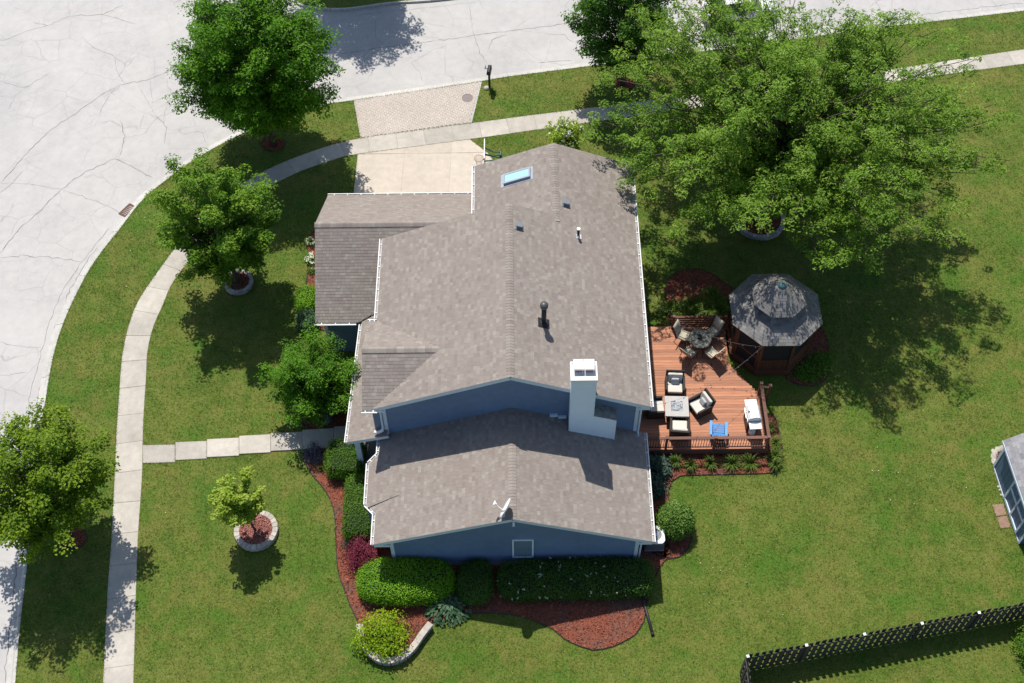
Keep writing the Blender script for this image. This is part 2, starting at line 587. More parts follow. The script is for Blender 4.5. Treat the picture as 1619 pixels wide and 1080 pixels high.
MT['shedblue'] = pm('shed_blue', (0.12, 0.175, 0.29), 0.07, 5, 0.6)


def glass_mat(name, c, rough=0.05):
    m, nt, b, out = new_mat(name)
    b.inputs['Base Color'].default_value = (*c, 1)
    b.inputs['Roughness'].default_value = rough
    b.inputs['Specular IOR Level'].default_value = 0.9
    b.inputs['Coat Weight'].default_value = 0.6
    return m


MT['glass'] = glass_mat('window_glass', (0.03, 0.045, 0.06))
MT['screenglass'] = glass_mat('screened_glass', (0.17, 0.245, 0.33), 0.35)
MT['skyglass'] = glass_mat('skylight_dome', (0.36, 0.60, 0.64), 0.1)
MT['tableglass'] = glass_mat('table_glass', (0.17, 0.17, 0.16), 0.08)
MT['headlight'] = glass_mat('headlight_glass', (0.5, 0.5, 0.5), 0.1)

MT['lf_linden'] = leaf_mat('leaf_linden', (0.036, 0.108, 0.006), (0.078, 0.205, 0.010), (0.146, 0.312, 0.017))
MT['lf_maple'] = leaf_mat('leaf_maple', (0.048, 0.129, 0.014), (0.113, 0.236, 0.019), (0.240, 0.363, 0.035))
MT['lf_elm'] = leaf_mat('leaf_street', (0.051, 0.117, 0.008), (0.131, 0.227, 0.014), (0.259, 0.350, 0.023))
MT['lf_locust'] = leaf_mat('leaf_locust', (0.066, 0.141, 0.013), (0.143, 0.259, 0.024), (0.250, 0.385, 0.054), 0.32)
MT['lf_dark'] = leaf_mat('leaf_dark', (0.028, 0.091, 0.010), (0.063, 0.163, 0.016), (0.114, 0.234, 0.031))
MT['lf_young'] = leaf_mat('leaf_young', (0.142, 0.237, 0.016), (0.283, 0.385, 0.041), (0.438, 0.512, 0.115), 0.42)
MT['lf_yellow'] = leaf_mat('leaf_yellow', (0.132, 0.226, 0.008), (0.280, 0.404, 0.014), (0.395, 0.514, 0.025), 0.42)
MT['lf_bright'] = leaf_mat('leaf_bright', (0.084, 0.226, 0.011), (0.178, 0.385, 0.016), (0.276, 0.489, 0.029), 0.3)
MT['lf_box'] = leaf_mat('leaf_box', (0.039, 0.118, 0.009), (0.090, 0.206, 0.014), (0.151, 0.269, 0.023), 0.25)
MT['lf_hedge'] = leaf_mat('leaf_hedge', (0.024, 0.081, 0.010), (0.058, 0.140, 0.018), (0.102, 0.195, 0.028), 0.25)
MT['lf_ball'] = leaf_mat('leaf_ball', (0.051, 0.133, 0.011), (0.121, 0.234, 0.032), (0.247, 0.366, 0.098), 0.3)
MT['lf_red'] = leaf_mat('leaf_barberry', (0.085, 0.012, 0.022), (0.200, 0.026, 0.058), (0.300, 0.058, 0.100), 0.3)
MT['lf_hosta'] = leaf_mat('leaf_hosta', (0.030, 0.085, 0.040), (0.068, 0.145, 0.075), (0.140, 0.215, 0.125), 0.25)
MT['lf_blue'] = leaf_mat('leaf_bluegreen', (0.030, 0.070, 0.045), (0.070, 0.120, 0.090), (0.130, 0.180, 0.145), 0.25)
MT['lf_lily'] = leaf_mat('leaf_daylily', (0.040, 0.090, 0.008), (0.092, 0.165, 0.016), (0.175, 0.230, 0.035), 0.35)
MT['lf_purple'] = leaf_mat('leaf_lavender', (0.07, 0.07, 0.09), (0.12, 0.115, 0.16), (0.18, 0.17, 0.24), 0.2)
MT['shrubcore'] = pm('shrub_core', (0.016, 0.028, 0.008), 0.4, 8, 0.95)


# ------------------------------------------------------------------ foliage
def unit(a):
    return a / np.maximum(np.linalg.norm(a, axis=-1, keepdims=True), 1e-9)


def leaf_mesh(name, P, N, size, tint, aspect=0.55, droop=None, rng=RNG):
    n = len(P)
    N = unit(N)
    t = unit(np.cross(N, rng.normal(size=(n, 3))))
    if droop is not None:
        t = unit(t + droop)
        N = unit(N - t * np.sum(N * t, 1, keepdims=True))
    s = np.cross(N, t)
    L = size[:, None]
    W = L * aspect * 0.5
    V = np.empty((n, 4, 3))
    V[:, 0] = P - t * L * 0.5
    V[:, 1] = P + s * W + N * W * 0.35
    V[:, 2] = P + t * L * 0.5
    V[:, 3] = P - s * W + N * W * 0.35
    Q = np.arange(n * 4).reshape(n, 4)
    return np_mesh(name, V.reshape(-1, 3), Q, tint)


def tree(name, label, cat, base, cen, radii, mat, seed, limbs=60, per_limb=14, leaves=40, spread=0.5, leaf=0.12,
         aspect=0.55, trunk=0.16, t0=0.35, lump=0.22, clump=0.32, group=None, up=0.5, flat=0.75, droop=None, twig=0.02,
         fork=0.35, stems=1, tilt_up=0.0, puff=.6, yaw=0.0, limb_r=.36):
    """trunk, limbs that reach the uneven envelope, and leaves in clumps along the limbs"""
    rng = np.random.default_rng(seed)
    base = np.array(base, float)
    root = thing(name, label, cat, tuple(base), 0, group)
    c = np.array(cen, float) - base
    radii = np.array(radii, float)
    tm = MB()
    top = c + np.array([0, 0, radii[2] * 0.45])
    for k in range(stems):
        off = np.array([rng.normal() * .12, rng.normal() * .12, 0]) if stems > 1 else np.zeros(3)
        tp = [off + (top - off) * s + np.array([rng.normal() * .05, rng.normal() * .05, 0]) * (s > 0) for s in np.linspace(0, 1, 7)]
        tp[0] = off - np.array([0, 0, 0.1])
        tm.tube(tp, [trunk * (1.45 if s == 0 else 1.0 - .8 * s) for s in np.linspace(0, 1, 7)], 9)
    # limb tips over the envelope
    i = np.arange(limbs) + 0.5
    ph = np.arccos(1 - 2 * i / limbs)
    th = np.pi * (1 + 5 ** 0.5) * i + rng.normal(size=limbs) * .25
    D = np.stack([np.cos(th) * np.sin(ph), np.sin(th) * np.sin(ph), np.cos(ph)], 1) + rng.normal(size=(limbs, 3)) * .12
    D = unit(D)
    low = D[:, 2] < 0
    D[low, 2] *= flat
    amp = 1 - lump + 2 * lump * rng.random(limbs) ** 1.3
    amp = np.minimum(amp, 1.12)
    off_ = D * radii * amp[:, None]
    cy_, sy_ = math.cos(yaw), math.sin(yaw)
    off_ = np.stack([off_[:, 0] * cy_ - off_[:, 1] * sy_, off_[:, 0] * sy_ + off_[:, 1] * cy_, off_[:, 2]], 1)
    tips = c + off_
    ctr, outd, tn = [], [], []
    for k in range(limbs):
        s = np.clip(fork + (tips[k][2] - c[2]) / max(radii[2], .1) * .28 + rng.normal() * .05, 0.18, 0.9)
        a = top * s
        b = tips[k]
        mid = (a + b) / 2 + np.array([0, 0, (0.10 - tilt_up) * np.linalg.norm(b - a)]) + rng.normal(size=3) * .12
        ts = np.linspace(0, 1, 6)[:, None]
        cv = (1 - ts) ** 2 * a + 2 * ts * (1 - ts) * mid + ts ** 2 * b
        wob = rng.normal(size=(6, 3)) * .03 * np.linalg.norm(b - a)
        wob[0] = wob[-1] = 0
        cv = cv + wob
        r0 = trunk * limb_r
        tm.tube(cv, list(np.linspace(r0, twig * .5, 6)), 5, caps=False)
        tt = t0 + (1 - t0) * rng.random(per_limb) ** 0.75
        tt = tt[:, None]
        p = (1 - tt) ** 2 * a + 2 * tt * (1 - tt) * mid + tt ** 2 * b
        p = p + rng.normal(size=p.shape) * spread * (1.15 - .6 * tt)
        ctr.append(p)
        outd.append(unit(p - c * np.array([1, 1, .75])))
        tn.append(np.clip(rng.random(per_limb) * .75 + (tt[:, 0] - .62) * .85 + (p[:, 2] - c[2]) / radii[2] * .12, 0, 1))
    ctr = np.concatenate(ctr)
    outd = np.concatenate(outd)
    tn = np.concatenate(tn)
    # small twigs towards the clumps
    m = len(ctr)
    for k in range(0, m, 3):
        q = ctr[k]
        a = q - outd[k] * min(0.7, clump * 2.2) - np.array([0, 0, .1])
        tm.tube([a, (a + q) / 2 + rng.normal(size=3) * .03, q], [twig * .7, twig * .5, twig * .25], 3, caps=False)
    n = m * leaves
    ci = np.repeat(np.arange(m), leaves)
    dd = unit(rng.normal(size=(n, 3)))
    dd[:, 2] = np.where(dd[:, 2] < -.05, -dd[:, 2], dd[:, 2])
    cr = (clump * rng.uniform(.65, 1.35, m))[ci]
    fr = (0.72 + .38 * rng.random((n, 1)))
    P = ctr[ci] + dd * cr[:, None] * fr * np.array([1.0, 1.0, puff])
    P = P + outd[ci] * (rng.random((n, 1)) - .4) * cr[:, None] * .5
    keep = P[:, 2] > 0.25
    N = dd * 0.55 + np.array([-.12, .25, up + .25]) + rng.normal(size=(n, 3)) * .42
    size = leaf * rng.uniform(.65, 1.3, n)
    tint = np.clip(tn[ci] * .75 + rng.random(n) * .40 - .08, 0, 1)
    dv = None
    if droop:
        dv = outd[ci] * droop + np.array([0, 0, -droop * .6])
        dv = dv[keep]
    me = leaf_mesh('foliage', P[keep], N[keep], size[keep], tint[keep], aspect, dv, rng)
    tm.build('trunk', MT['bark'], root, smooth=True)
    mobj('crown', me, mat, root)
    return root


def superellipsoid(rng, n, rx, ry, h, e):
    """points and normals on a clipped-hedge shape: rounded box of half sizes rx, ry and height h"""
    d = unit(rng.normal(size=(n * 2, 3)))
    k = (np.abs(d[:, 0]) ** e + np.abs(d[:, 1]) ** e + np.abs(d[:, 2]) ** e) ** (-1 / e)
    p = d * k[:, None]
    nr = np.sign(p) * np.abs(p) ** (e - 1) / np.array([rx, ry, h / 2])
    # keep an even density over the box faces
    w = np.linalg.norm(np.sign(p) * np.abs(p) ** (e - 1) * np.array([ry * h / 2, rx * h / 2, rx * ry]), axis=1) * k ** 2
    idx = rng.choice(len(p), n, p=w / w.sum())
    return p[idx] * np.array([rx, ry, h / 2]) + np.array([0, 0, h / 2]), unit(nr[idx])


def clipped_shrub(name, label, cat, x, y, rx, ry, h, mat, seed, e=5.0, leaf=0.06, dens=900, rz=0.0, rough=0.065, group=None, flowers=0,
                  aspect=.6, fl=0.07, wobble=0.085):
    rng = np.random.default_rng(seed)
    root = thing(name, label, cat, (x, y, 0), rz, group)
    area = 2 * (rx * 2 * h + ry * 2 * h) + 4 * rx * ry
    n = int(area * dens)
    P, N = superellipsoid(rng, n, rx, ry, h, e)
    # gentle lumps of the clipped surface
    ph = rng.random((6, 3)) * 6.3
    fr = rng.normal(size=(6, 3)) * 3.2
    w = sum(np.sin(P @ fr[k] + ph[k, 0]) for k in range(6)) / 6
    P = P + N * (w * wobble)[:, None] + N * rng.normal(size=(n, 1)) * rough
    nn = N + rng.normal(size=(n, 3)) * .55 + np.array([0, 0, .25])
    keep = P[:, 2] > 0.04
    tint = np.clip(.5 + w * .35 + rng.normal(size=n) * .25, 0, 1)
    me = leaf_mesh('foliage', P[keep], nn[keep], leaf * rng.uniform(.7, 1.3, n)[keep], tint[keep], aspect, None, rng)
    bm = bmesh.new()
    bmesh.ops.create_icosphere(bm, subdivisions=3, radius=1)
    for v in bm.verts:
        d = np.array(v.co)
        k = (np.abs(d) ** e).sum() ** (-1 / e)
        q = d * k * np.array([rx, ry, h / 2]) * .93
        v.co = (q[0], q[1], max(0.0, q[2] + h / 2))
    cm = bpy.data.meshes.new('branches')
    bm.to_mesh(cm)
    bm.free()
    mobj('branches', cm, MT['shrubcore'], root)
    mobj('foliage', me, mat, root)
    if flowers:
        P, N = superellipsoid(rng, flowers * 6, rx, ry, h, e)
        # blossoms gather in a few drifts
        cl = P[rng.choice(len(P), max(3, flowers // 7))]
        dd = np.min(np.linalg.norm(P[:, None] - cl[None], axis=2), axis=1)
        ok = np.argsort(dd + rng.random(len(P)) * .9 + (P[:, 2] < h * .5) * 2)[:flowers]
        blossoms(P[ok] + N[ok] * (rough + .03), N[ok], fl, root, rng)
    return root


def blossoms(P, N, size, parent, rng, mat=None):
    """small flower heads of a few crossed petals, one part of the plant"""
    k = 9
    n = len(P)
    ci = np.repeat(np.arange(n), k)
    s = size * rng.uniform(.5, 1.2, n)[ci]
    PP = P[ci] + rng.normal(size=(n * k, 3)) * s[:, None] * .38
    NN = N[ci] + rng.normal(size=(n * k, 3)) * .6
    me = leaf_mesh('blossoms', PP, NN, s * .75, rng.random(n * k), .8, None, rng)
    return mobj('blossoms', me, mat or MT['petal'], parent, 'stuff')


def loose_shrub(name, label, cat, x, y, r, h, mat, seed, clumps=60, leaves=40, leaf=0.08, clump=0.14, group=None, aspect=.55, flowers=0, z=0.0, fl=.12, ry=None):
    rng = np.random.default_rng(seed)
    root = thing(name, label, cat, (x, y, z), 0, group)
    ry = ry or r
    d = unit(rng.normal(size=(clumps, 3)))
    d[:, 2] = np.abs(d[:, 2]) * 1.0 + .05
    C = d * np.array([r, ry, h]) * (0.35 + .65 * rng.random((clumps, 1)) ** .5) * rng.uniform(.8, 1.1, (clumps, 1))
    tm = MB()
    for k in range(clumps):
        a = np.array([rng.normal() * .05 * r, rng.normal() * .05 * r, -.02])
        q = C[k]
        tm.tube([a, (a + q) / 2 + np.array([0, 0, .12 * h]), q], [.016, .011, .005], 4, caps=False)
    n = clumps * leaves
    ci = np.repeat(np.arange(clumps), leaves)
    P = C[ci] + rng.normal(size=(n, 3)) * clump * np.array([1, 1, .75])
    N = unit(C)[ci] * .6 + np.array([0, 0, .5]) + rng.normal(size=(n, 3)) * .5
    keep = P[:, 2] > .03
    tint = np.clip(rng.random(clumps)[ci] * .5 + rng.random(n) * .5, 0, 1)
    me = leaf_mesh('foliage', P[keep], N[keep], leaf * rng.uniform(.7, 1.3, n)[keep], tint[keep], aspect, None, rng)
    tm.build('stems', MT['bark'], root)
    mobj('foliage', me, mat, root)
    if flowers:
        ok = rng.choice(clumps, flowers)
        blossoms(C[ok] * 1.06 + np.array([0, 0, .05]), unit(C[ok]) + np.array([0, 0, .4]), fl, root, rng)
    return root


def strap_clump(name, label, cat, x, y, r, h, mat, seed, blades=90, width=.03, group=None, z=0.0):
    """daylily-like fountain of arching strap leaves"""
    rng = np.random.default_rng(seed)
    root = thing(name, label, cat, (x, y, z), 0, group)
    seg = 5
    V, Q, T = [], [], []
    for k in range(blades):
        a = rng.random() * 6.283
        d = np.array([math.cos(a), math.sin(a), 0])
        s = np.array([-d[1], d[0], 0])
        L = r * rng.uniform(.45, 1.1)
        H = h * rng.uniform(.6, 1.1)
        b0 = d * r * .12 * rng.random()
        b = len(V)
        t_ = rng.random()
        for i in range(seg + 1):
            t = i / seg
            p = b0 + d * L * t ** 1.25 + np.array([0, 0, H * (1.75 * t - 1.25 * t * t)])
            w = width * (1 - t) ** .6 * .5 + .002
            V.append(p + s * w)
            V.append(p - s * w)
            if i:
                Q.append((b + 2 * i - 2, b + 2 * i - 1, b + 2 * i + 1, b + 2 * i))
                T.append(t_)
    mobj('leaves', np_mesh('leaves', np.array(V), np.array(Q), np.array(T)), mat, root)
    cr = MB()
    cr.lathe([(r * .16, -.02), (r * .14, .05), (r * .05, .08)], n=8)
    cr.build('crown', MT['soil'], root)
    return root


# ------------------------------------------------------------------ ground, road, lawns
g = MB()
g.add([(-400, -400, -.14), (400, -400, -.14), (400, 400, -.14), (-400, 400, -.14)], [(0, 1, 2, 3)])
props(g.build('ground', MT['soil']), kind='structure')

# kerb line on the lawn side, right to left then down the curve
kerb_px = [(1990, -30), (1800, -5), (1619, 17), (1500, 31), (1383, 45), (1150, 76), (920, 106), (800, 121.5), (760, 128.5), (660, 144), (559, 158.5), (520, 164), (487, 172), (430, 192),
           (380, 213), (340, 233), (300, 257), (265, 283), (233, 308), (210, 334), (190, 361), (165, 392), (143, 423), (122, 462), (103, 503), (88, 547), (77, 600), (68, 660), (60, 720), (52, 790), (42, 900),
           (32, 987), (24, 1080), (14, 1200), (2, 1350)]
kerb = smooth_line([axy(*p) for p in kerb_px], 0.5)
lawn_poly = kerb + [(-21.5, -60), (80, -60), (80, kerb[0][1])]
far_px = [(452, -60), (460, -14), (470, 6), (482, 10), (540, 14.5), (620, 4.5), (706, -2), (900, -28), (1150, -64), (1400, -98), (1700, -136)]
far_kerb = smooth_line([axy(*p) for p in far_px], 0.5)
far_poly = far_kerb + [(45, 90), (-14, 90)]


def flat_poly(name, poly, z, mat, kind='structure', side=0.0):
    m = MB()
    if side:
        m.prism(poly, z - side, z)
    else:
        n = len(poly)
        m.add([(p[0], p[1], z) for p in poly], [tuple(range(n))])
    o = m.build(name, mat)
    bm = bmesh.new()
    bm.from_mesh(o.data)
    bmesh.ops.triangulate(bm, faces=[f for f in bm.faces if len(f.verts) > 4])
    for f in bm.faces:
        if not side and f.normal.z < 0:
            f.normal_flip()
    bm.to_mesh(o.data)
    bm.free()
    if kind:
        o['kind'] = kind
    return o


flat_poly('lawn', lawn_poly, 0.0, MT['grass'])
flat_poly('lawn_across_the_road', far_poly, 0.0, MT['grass'])
RZ = -0.125
road = MB()
road.add([(-90, -60, RZ), (90, -60, RZ), (90, 90, RZ), (-90, 90, RZ)], [(0, 1, 2, 3)])
road = props(road.build('road', MT['road']), kind='structure')


def kerb_run(line, name, off_sign, cut=None):
    """kerb and gutter: pieces 3 m long with a joint between them, a gutter pan and a rolled back"""
    root = thing(name, 'pale concrete kerb with gutter pan beside the ' + ('corner lawn' if off_sign > 0 else 'lawn across the road'), 'kerb')
    P = resample(line, 0.5)
    T = np.gradient(P, axis=0)
    T = unit(T)
    Nn = np.stack([T[:, 1], -T[:, 0]], 1) * off_sign      # towards the road
    prof = [(0.0, -.13), (0.0, 0.006), (0.10, 0.002), (0.15, -0.03), (0.19, -0.09), (0.22, -0.108), (0.40, -0.118), (0.42, -.14)]
    k = 6
    for a in range(0, len(P) - 1, k):
        b = min(a + k, len(P) - 1)
        idx = list(range(a, b + 1))
        m = MB()
        V, F = [], []
        for q, i in enumerate(idx):
            sh = 0.0
            if q == 0:
                sh = 0.012
            if q == len(idx) - 1:
                sh = -0.012
            for (d, z) in prof:
                V.append((P[i][0] + Nn[i][0] * d + T[i][0] * sh, P[i][1] + Nn[i][1] * d + T[i][1] * sh, z))
        n = len(prof)
        for q in range(len(idx) - 1):
            for j in range(n - 1):
                f = (q * n + j, q * n + j + 1, (q + 1) * n + j + 1, (q + 1) * n + j)
                F.append(f if off_sign < 0 else f[::-1])
        F.append(tuple(range(n)))
        F.append(tuple(range((len(idx) - 1) * n, len(idx) * n))[::-1])
        m.add(V, F, 0, random.random())
        m.build('kerb_piece', MT['curb'], root)
    return root


# which side the road is on: for the near kerb walking right->left, the road is on the right-hand side
kerb_run(kerb, 'kerb', 1)
kerb_run(far_kerb, 'kerb', -1)

# ---- cracks: sealed and open, traced along the road surface
crk = [
    [(0, 290), (40, 245), (80, 205), (123, 177), (160, 150), (197, 132), (233, 127), (280, 107), (330, 95)],
    [(197, 132), (183, 110), (182, 90), (143, 72), (128, 57)], [(200, 103), (182, 90)],
    [(0, 290), (43, 290), (97, 300), (143, 315), (195, 337)], [(97, 300), (60, 337), (30, 362), (0, 402)],
    [(97, 300), (133, 273), (183, 250), (243, 282)], [(183, 250), (200, 217), (227, 213), (247, 187), (297, 167)],
    [(245, 180), (233, 160), (217, 132)], [(245, 180), (263, 200), (260, 228)], [(13, 173), (25, 150), (43, 137), (80, 115)],
    [(0, 128), (30, 137), (50, 138)], [(53, 35), (77, 40), (110, 25), (163, 23), (195, 8)], [(163, 23), (213, 38)], [(107, 0), (110, 25)],
    [(238, 128), (242, 163), (267, 150), (280, 147)], [(0, 66), (40, 50), (77, 40)],
    [(0, 408), (40, 404), (87, 408), (130, 414)], [(0, 540), (20, 547), (65, 550)], [(0, 595), (43, 588)],
    [(173, 360), (130, 413), (93, 470), (73, 527), (63, 567), (50, 615), (44, 650)], [(178, 366), (143, 405), (110, 460), (86, 520), (72, 580), (58, 640)],
    [(157, 180), (173, 150), (190, 135)], [(190, 190), (197, 215), (190, 245)], [(0, 305), (20, 290), (36, 270)], [(317, 203), (325, 228)],
    [(540, 85), (590, 77), (673, 67), (773, 53), (900, 37), (1010, 22)], [(743, 10), (747, 47), (757, 77), (770, 103)], [(594, 32), (593, 60), (600, 66), (610, 72)],
    [(630, 18), (680, 12), (755, 3)], [(850, 100), (905, 95)], [(560, 25), (640, 15)], [(1383, 0), (1405, 34)], [(1450, 24), (1560, 11), (1619, 4)],
    [(672, 85), (650, 100), (665, 118), (668, 130)], [(905, 68), (893, 55), (862, 53)], [(772, 78), (780, 62), (800, 55)],
    [(8, 1080), (14, 1000), (22, 930), (27, 880)], [(14, 1080), (20, 1000), (28, 920)],
]
for pts in crk:
    wid = random.choice([0.014, 0.018, 0.024, 0.034])
    L = resample([axy(*p, RZ) for p in pts], 0.22)
    L = L + RNG.normal(size=L.shape) * 0.028
    m = MB()
    V, F = [], []
    T = unit(np.gradient(L, axis=0))
    for i, p in enumerate(L):
        w = wid * .5 * RNG.uniform(.35, 1.3) * (0.25 if i in (0, len(L) - 1) else 1)
        nx, ny = -T[i][1], T[i][0]
        V += [(p[0] + nx * w, p[1] + ny * w, RZ + .004), (p[0] - nx * w, p[1] - ny * w, RZ + .004)]
        if i:
            F.append((2 * i - 2, 2 * i - 1, 2 * i + 1, 2 * i))
    m.add(V, F)
    m.build('crack', MT['crack'], road)

# ------------------------------------------------------------------ pavements
EXCL = []                                        # outlines where no grass grows


def strip_slabs(root, outer, inner, mat, step=1.5, z=0.012, name='slab', gap=.02, excl=True):
    """a footway between two edge lines, cut into slabs"""
    n = max(1, round(float(np.linalg.norm(np.diff(np.array(outer), axis=0), axis=1).sum()) / step))
    A = resample(outer, 0, n * 4)
    Bd = resample(inner, .03)
    B = np.array([Bd[np.argmin(((Bd - a) ** 2).sum(1))] for a in A])
    for k in range(n):
        i0, i1 = k * 4, k * 4 + 4
        a = [A[i] for i in range(i0, i1 + 1)]
        b = [B[i] for i in range(i0, i1 + 1)]
        for L in (a, b):
            d0 = unit(L[1] - L[0]) * gap * .5
            d1 = unit(L[-1] - L[-2]) * gap * .5
            L[0] = L[0] + d0
            L[-1] = L[-1] - d1
        poly = [tuple(p) for p in a] + [tuple(p) for p in b[::-1]]
        zz = z + random.uniform(-.004, .006)
        MB().prism(poly, -.08, zz, 0, random.random()).build(name, mat, root, bevel=.008, seg=1)
    if excl:
        EXCL.append([tuple(p) for p in outer] + [tuple(p) for p in inner[::-1]])


walk = bpy.data.objects.new('sidewalk', None)
COL.objects.link(walk)
walk['kind'] = 'structure'
so_px = [(2100, 14), (1900, 40), (1619, 78), (1413, 109), (1150, 143), (897, 175), (800, 187.5), (743, 195), (660, 206), (570, 218.5), (539, 225.5), (515, 232), (472, 247), (433, 263), (395, 283), (360, 304), (330, 328), (300, 360), (273, 397),
         (242, 440), (218, 477), (203, 517), (194, 558), (190, 600), (187, 643), (184, 688), (182, 740), (180, 780), (176, 853), (170, 937), (165, 1040), (160, 1140), (152, 1300)]
si_px = [(2100, 38), (1900, 63), (1619, 101), (1413, 129), (1150, 164), (957, 190), (800, 212), (743, 220), (660, 231), (566, 243.5), (539, 248.5), (520, 255), (482, 268), (443, 286), (405, 308), (375, 330), (345, 357), (318, 388), (296, 416),
         (272, 448), (257, 483), (242, 518), (233, 557), (231, 597), (228, 639), (226, 683), (225, 740), (223, 778), (218, 850), (215, 935), (212, 1040), (209, 1140), (204, 1300)]
so = smooth_line([axy(*p) for p in so_px], .4)
si = smooth_line([axy(*p) for p in si_px], .4)
SIDEWALK_OUT, SIDEWALK_IN = so, si
strip_slabs(walk, so, si, MT['walk'], 1.52)
flat_poly('sidewalk_bed', so + si[::-1], 0.001, MT['sand'])['kind'] = 'structure'

# front walk: seven slabs, each stepped a little towards the house
fw = bpy.data.objects.new('front_walk', None)
COL.objects.link(fw)
fw['kind'] = 'structure'
fslabs = [((226, 704), (277, 703), (277, 731), (226, 732.5)), ((277.5, 699.5), (327, 697.5), (327, 725.5), (277.5, 728)), ((327.5, 695), (378, 692.5), (378, 721), (327.5, 723.5)),
          ((378.5, 690), (428, 687.5), (428, 716), (378.5, 718.5)), ((428.5, 686), (478, 683.5), (478, 711.5), (428.5, 714)), ((478.5, 681), (528, 678), (528, 709), (478.5, 711)),
          ((528.5, 676), (560, 674), (570, 703), (528.5, 706))]
fz = 0.0
for k, q in enumerate(fslabs):
    fz = .02 + k * .012
    poly = [axy(*p) for p in q]
    MB().prism(poly, -.08, fz, 0, random.random()).build('slab', MT['walk'], fw, bevel=.01, seg=1)
    EXCL.append(poly)

# driveway panels behind the garage
dw = bpy.data.objects.new('driveway', None)
COL.objects.link(dw)
dw['kind'] = 'structure'
DY0, DY1 = 13.2, None


def dpoly(pts):
    return [axy(*p) for p in pts]


EXCL.append([axy(*p) for p in ((566, 244), (743, 220.5), (770, 241), (784, 262), (788, 316), (558, 316))])


def dslab(poly):
    c = np.mean(np.array(poly), axis=0)
    poly = [tuple(np.array(p) + (c - np.array(p)) / np.linalg.norm(c - np.array(p)) * .007) for p in poly]
    MB().prism(poly, -.08, .016 + random.uniform(0, .003), 0, random.random()).build('slab', MT['drive'], dw)


edge = lambda x: 244.0 + (x - 566) * (220.5 - 244.0) / (743 - 566)
for (xa, xb, ya, yb) in ((566, 640, 243.5, 243), (640, 714, 243, 242)):
    dslab(dpoly([(xa, edge(xa)), (xb, edge(xb)), (xb - .3, yb), (xa - .5, ya + .3)]))
dslab(dpoly([(714, edge(714)), (743, 220.5), (756, 231), (769, 241), (714, 242)]))
dslab(dpoly([(565.5, 244.3), (639.6, 243.3), (633, 316), (558, 316)]))
dslab(dpoly([(639.9, 243.3), (713.4, 242.3), (708.5, 316), (633.2, 316)]))
dslab(dpoly([(713.7, 242.3), (770.5, 241.3), (779, 252), (784, 262), (788, 316), (708.7, 316)]))
flat_poly('driveway_bed', [axy(*p) for p in ((566, 244), (743, 220.5), (770, 241), (784, 262), (788, 316), (558, 316))], .002, MT['walk'])

# brick apron between the pavement and the kerb
ap = [axy(*p) for p in ((559, 159), (760, 129.5), (743, 194.5), (570, 218))]
EXCL.append(ap)
apron = flat_poly('brick_apron', ap, .002, MT['sand'])
A0, A1, A2, A3 = [np.array(p) for p in ap]
m = MB()
dirv = unit(A1 - A0)
nrm = np.array([-dirv[1], dirv[0]])
ca = [(float((np.array(p) - A0) @ dirv), float((np.array(p) - A0) @ nrm)) for p in ap]
u0, u1 = min(c[0] for c in ca), max(c[0] for c in ca)
v0, v1 = min(c[1] for c in ca), max(c[1] for c in ca)
iu = int((u1 - u0) / .118) + 1
for i in range(iu):
    uu = u0 + i * .118
    vv = v0 + (.115 if i % 2 else 0) - .23
    while vv < v1:
        q = A0 + dirv * (uu + .055) + nrm * (vv + .11)
        if inpoly(np.array([q]), ap)[0]:
            c = A0 + dirv * (uu + .055) + nrm * (vv + .11)
            h = .014 + random.uniform(-.003, .004)
            a_ = math.atan2(dirv[1], dirv[0]) + random.gauss(0, .008)
            m.cbox((c[0], c[1], h - .04), (.106, .218, .08), a_, 0, random.random())
        vv += .23
m.build('paver', MT['paver'], apron, kind='stuff')
# pale border strip on the right edge of the apron
bs = MB()
bs.prism([axy(*p) for p in ((758.5, 130), (762, 129.5), (746, 194), (742.5, 194.5))], -.05, .022)
bs.build('border_strip', MT['curb'], apron)

# ---- planting beds
BEDS = []


def bed(px, label, z=.03, edge=True, chips=130, smooth=True, tone='mulch', kind='structure'):
    pts = [axy(*p) for p in px]
    if smooth:
        pts = smooth_line(pts, .35, True)
    o = flat_poly('mulch_bed', pts, z, MT[tone])
    props(o, label)
    EXCL.append(pts)
    P = np.array(pts)
    lo, hi = P.min(0), P.max(0)
    n = int((hi - lo).prod() * chips)
    q = RNG.uniform(lo, hi, (n, 2))
    q = q[inpoly(q, pts)]
    n = len(q)
    if n:
        nn = np.stack([RNG.normal(size=n) * .45, RNG.normal(size=n) * .45, np.ones(n)], 1)
        me = leaf_mesh('bark_chips', np.c_[q, np.full(n, z + .012) + RNG.random(n) * .02], nn, RNG.uniform(.05, .15, n), RNG.random(n) ** .8, .38)
        mobj('bark_chips', me, MT['chip'], o, 'stuff')
    if edge:
        m = MB()
        m.tube([(p[0], p[1], z + .005) for p in pts] + [(pts[0][0], pts[0][1], z + .005)], .022, 4, caps=False)
        m.build('edging', MT['edging'], o)
    BEDS.append(pts)
    return o


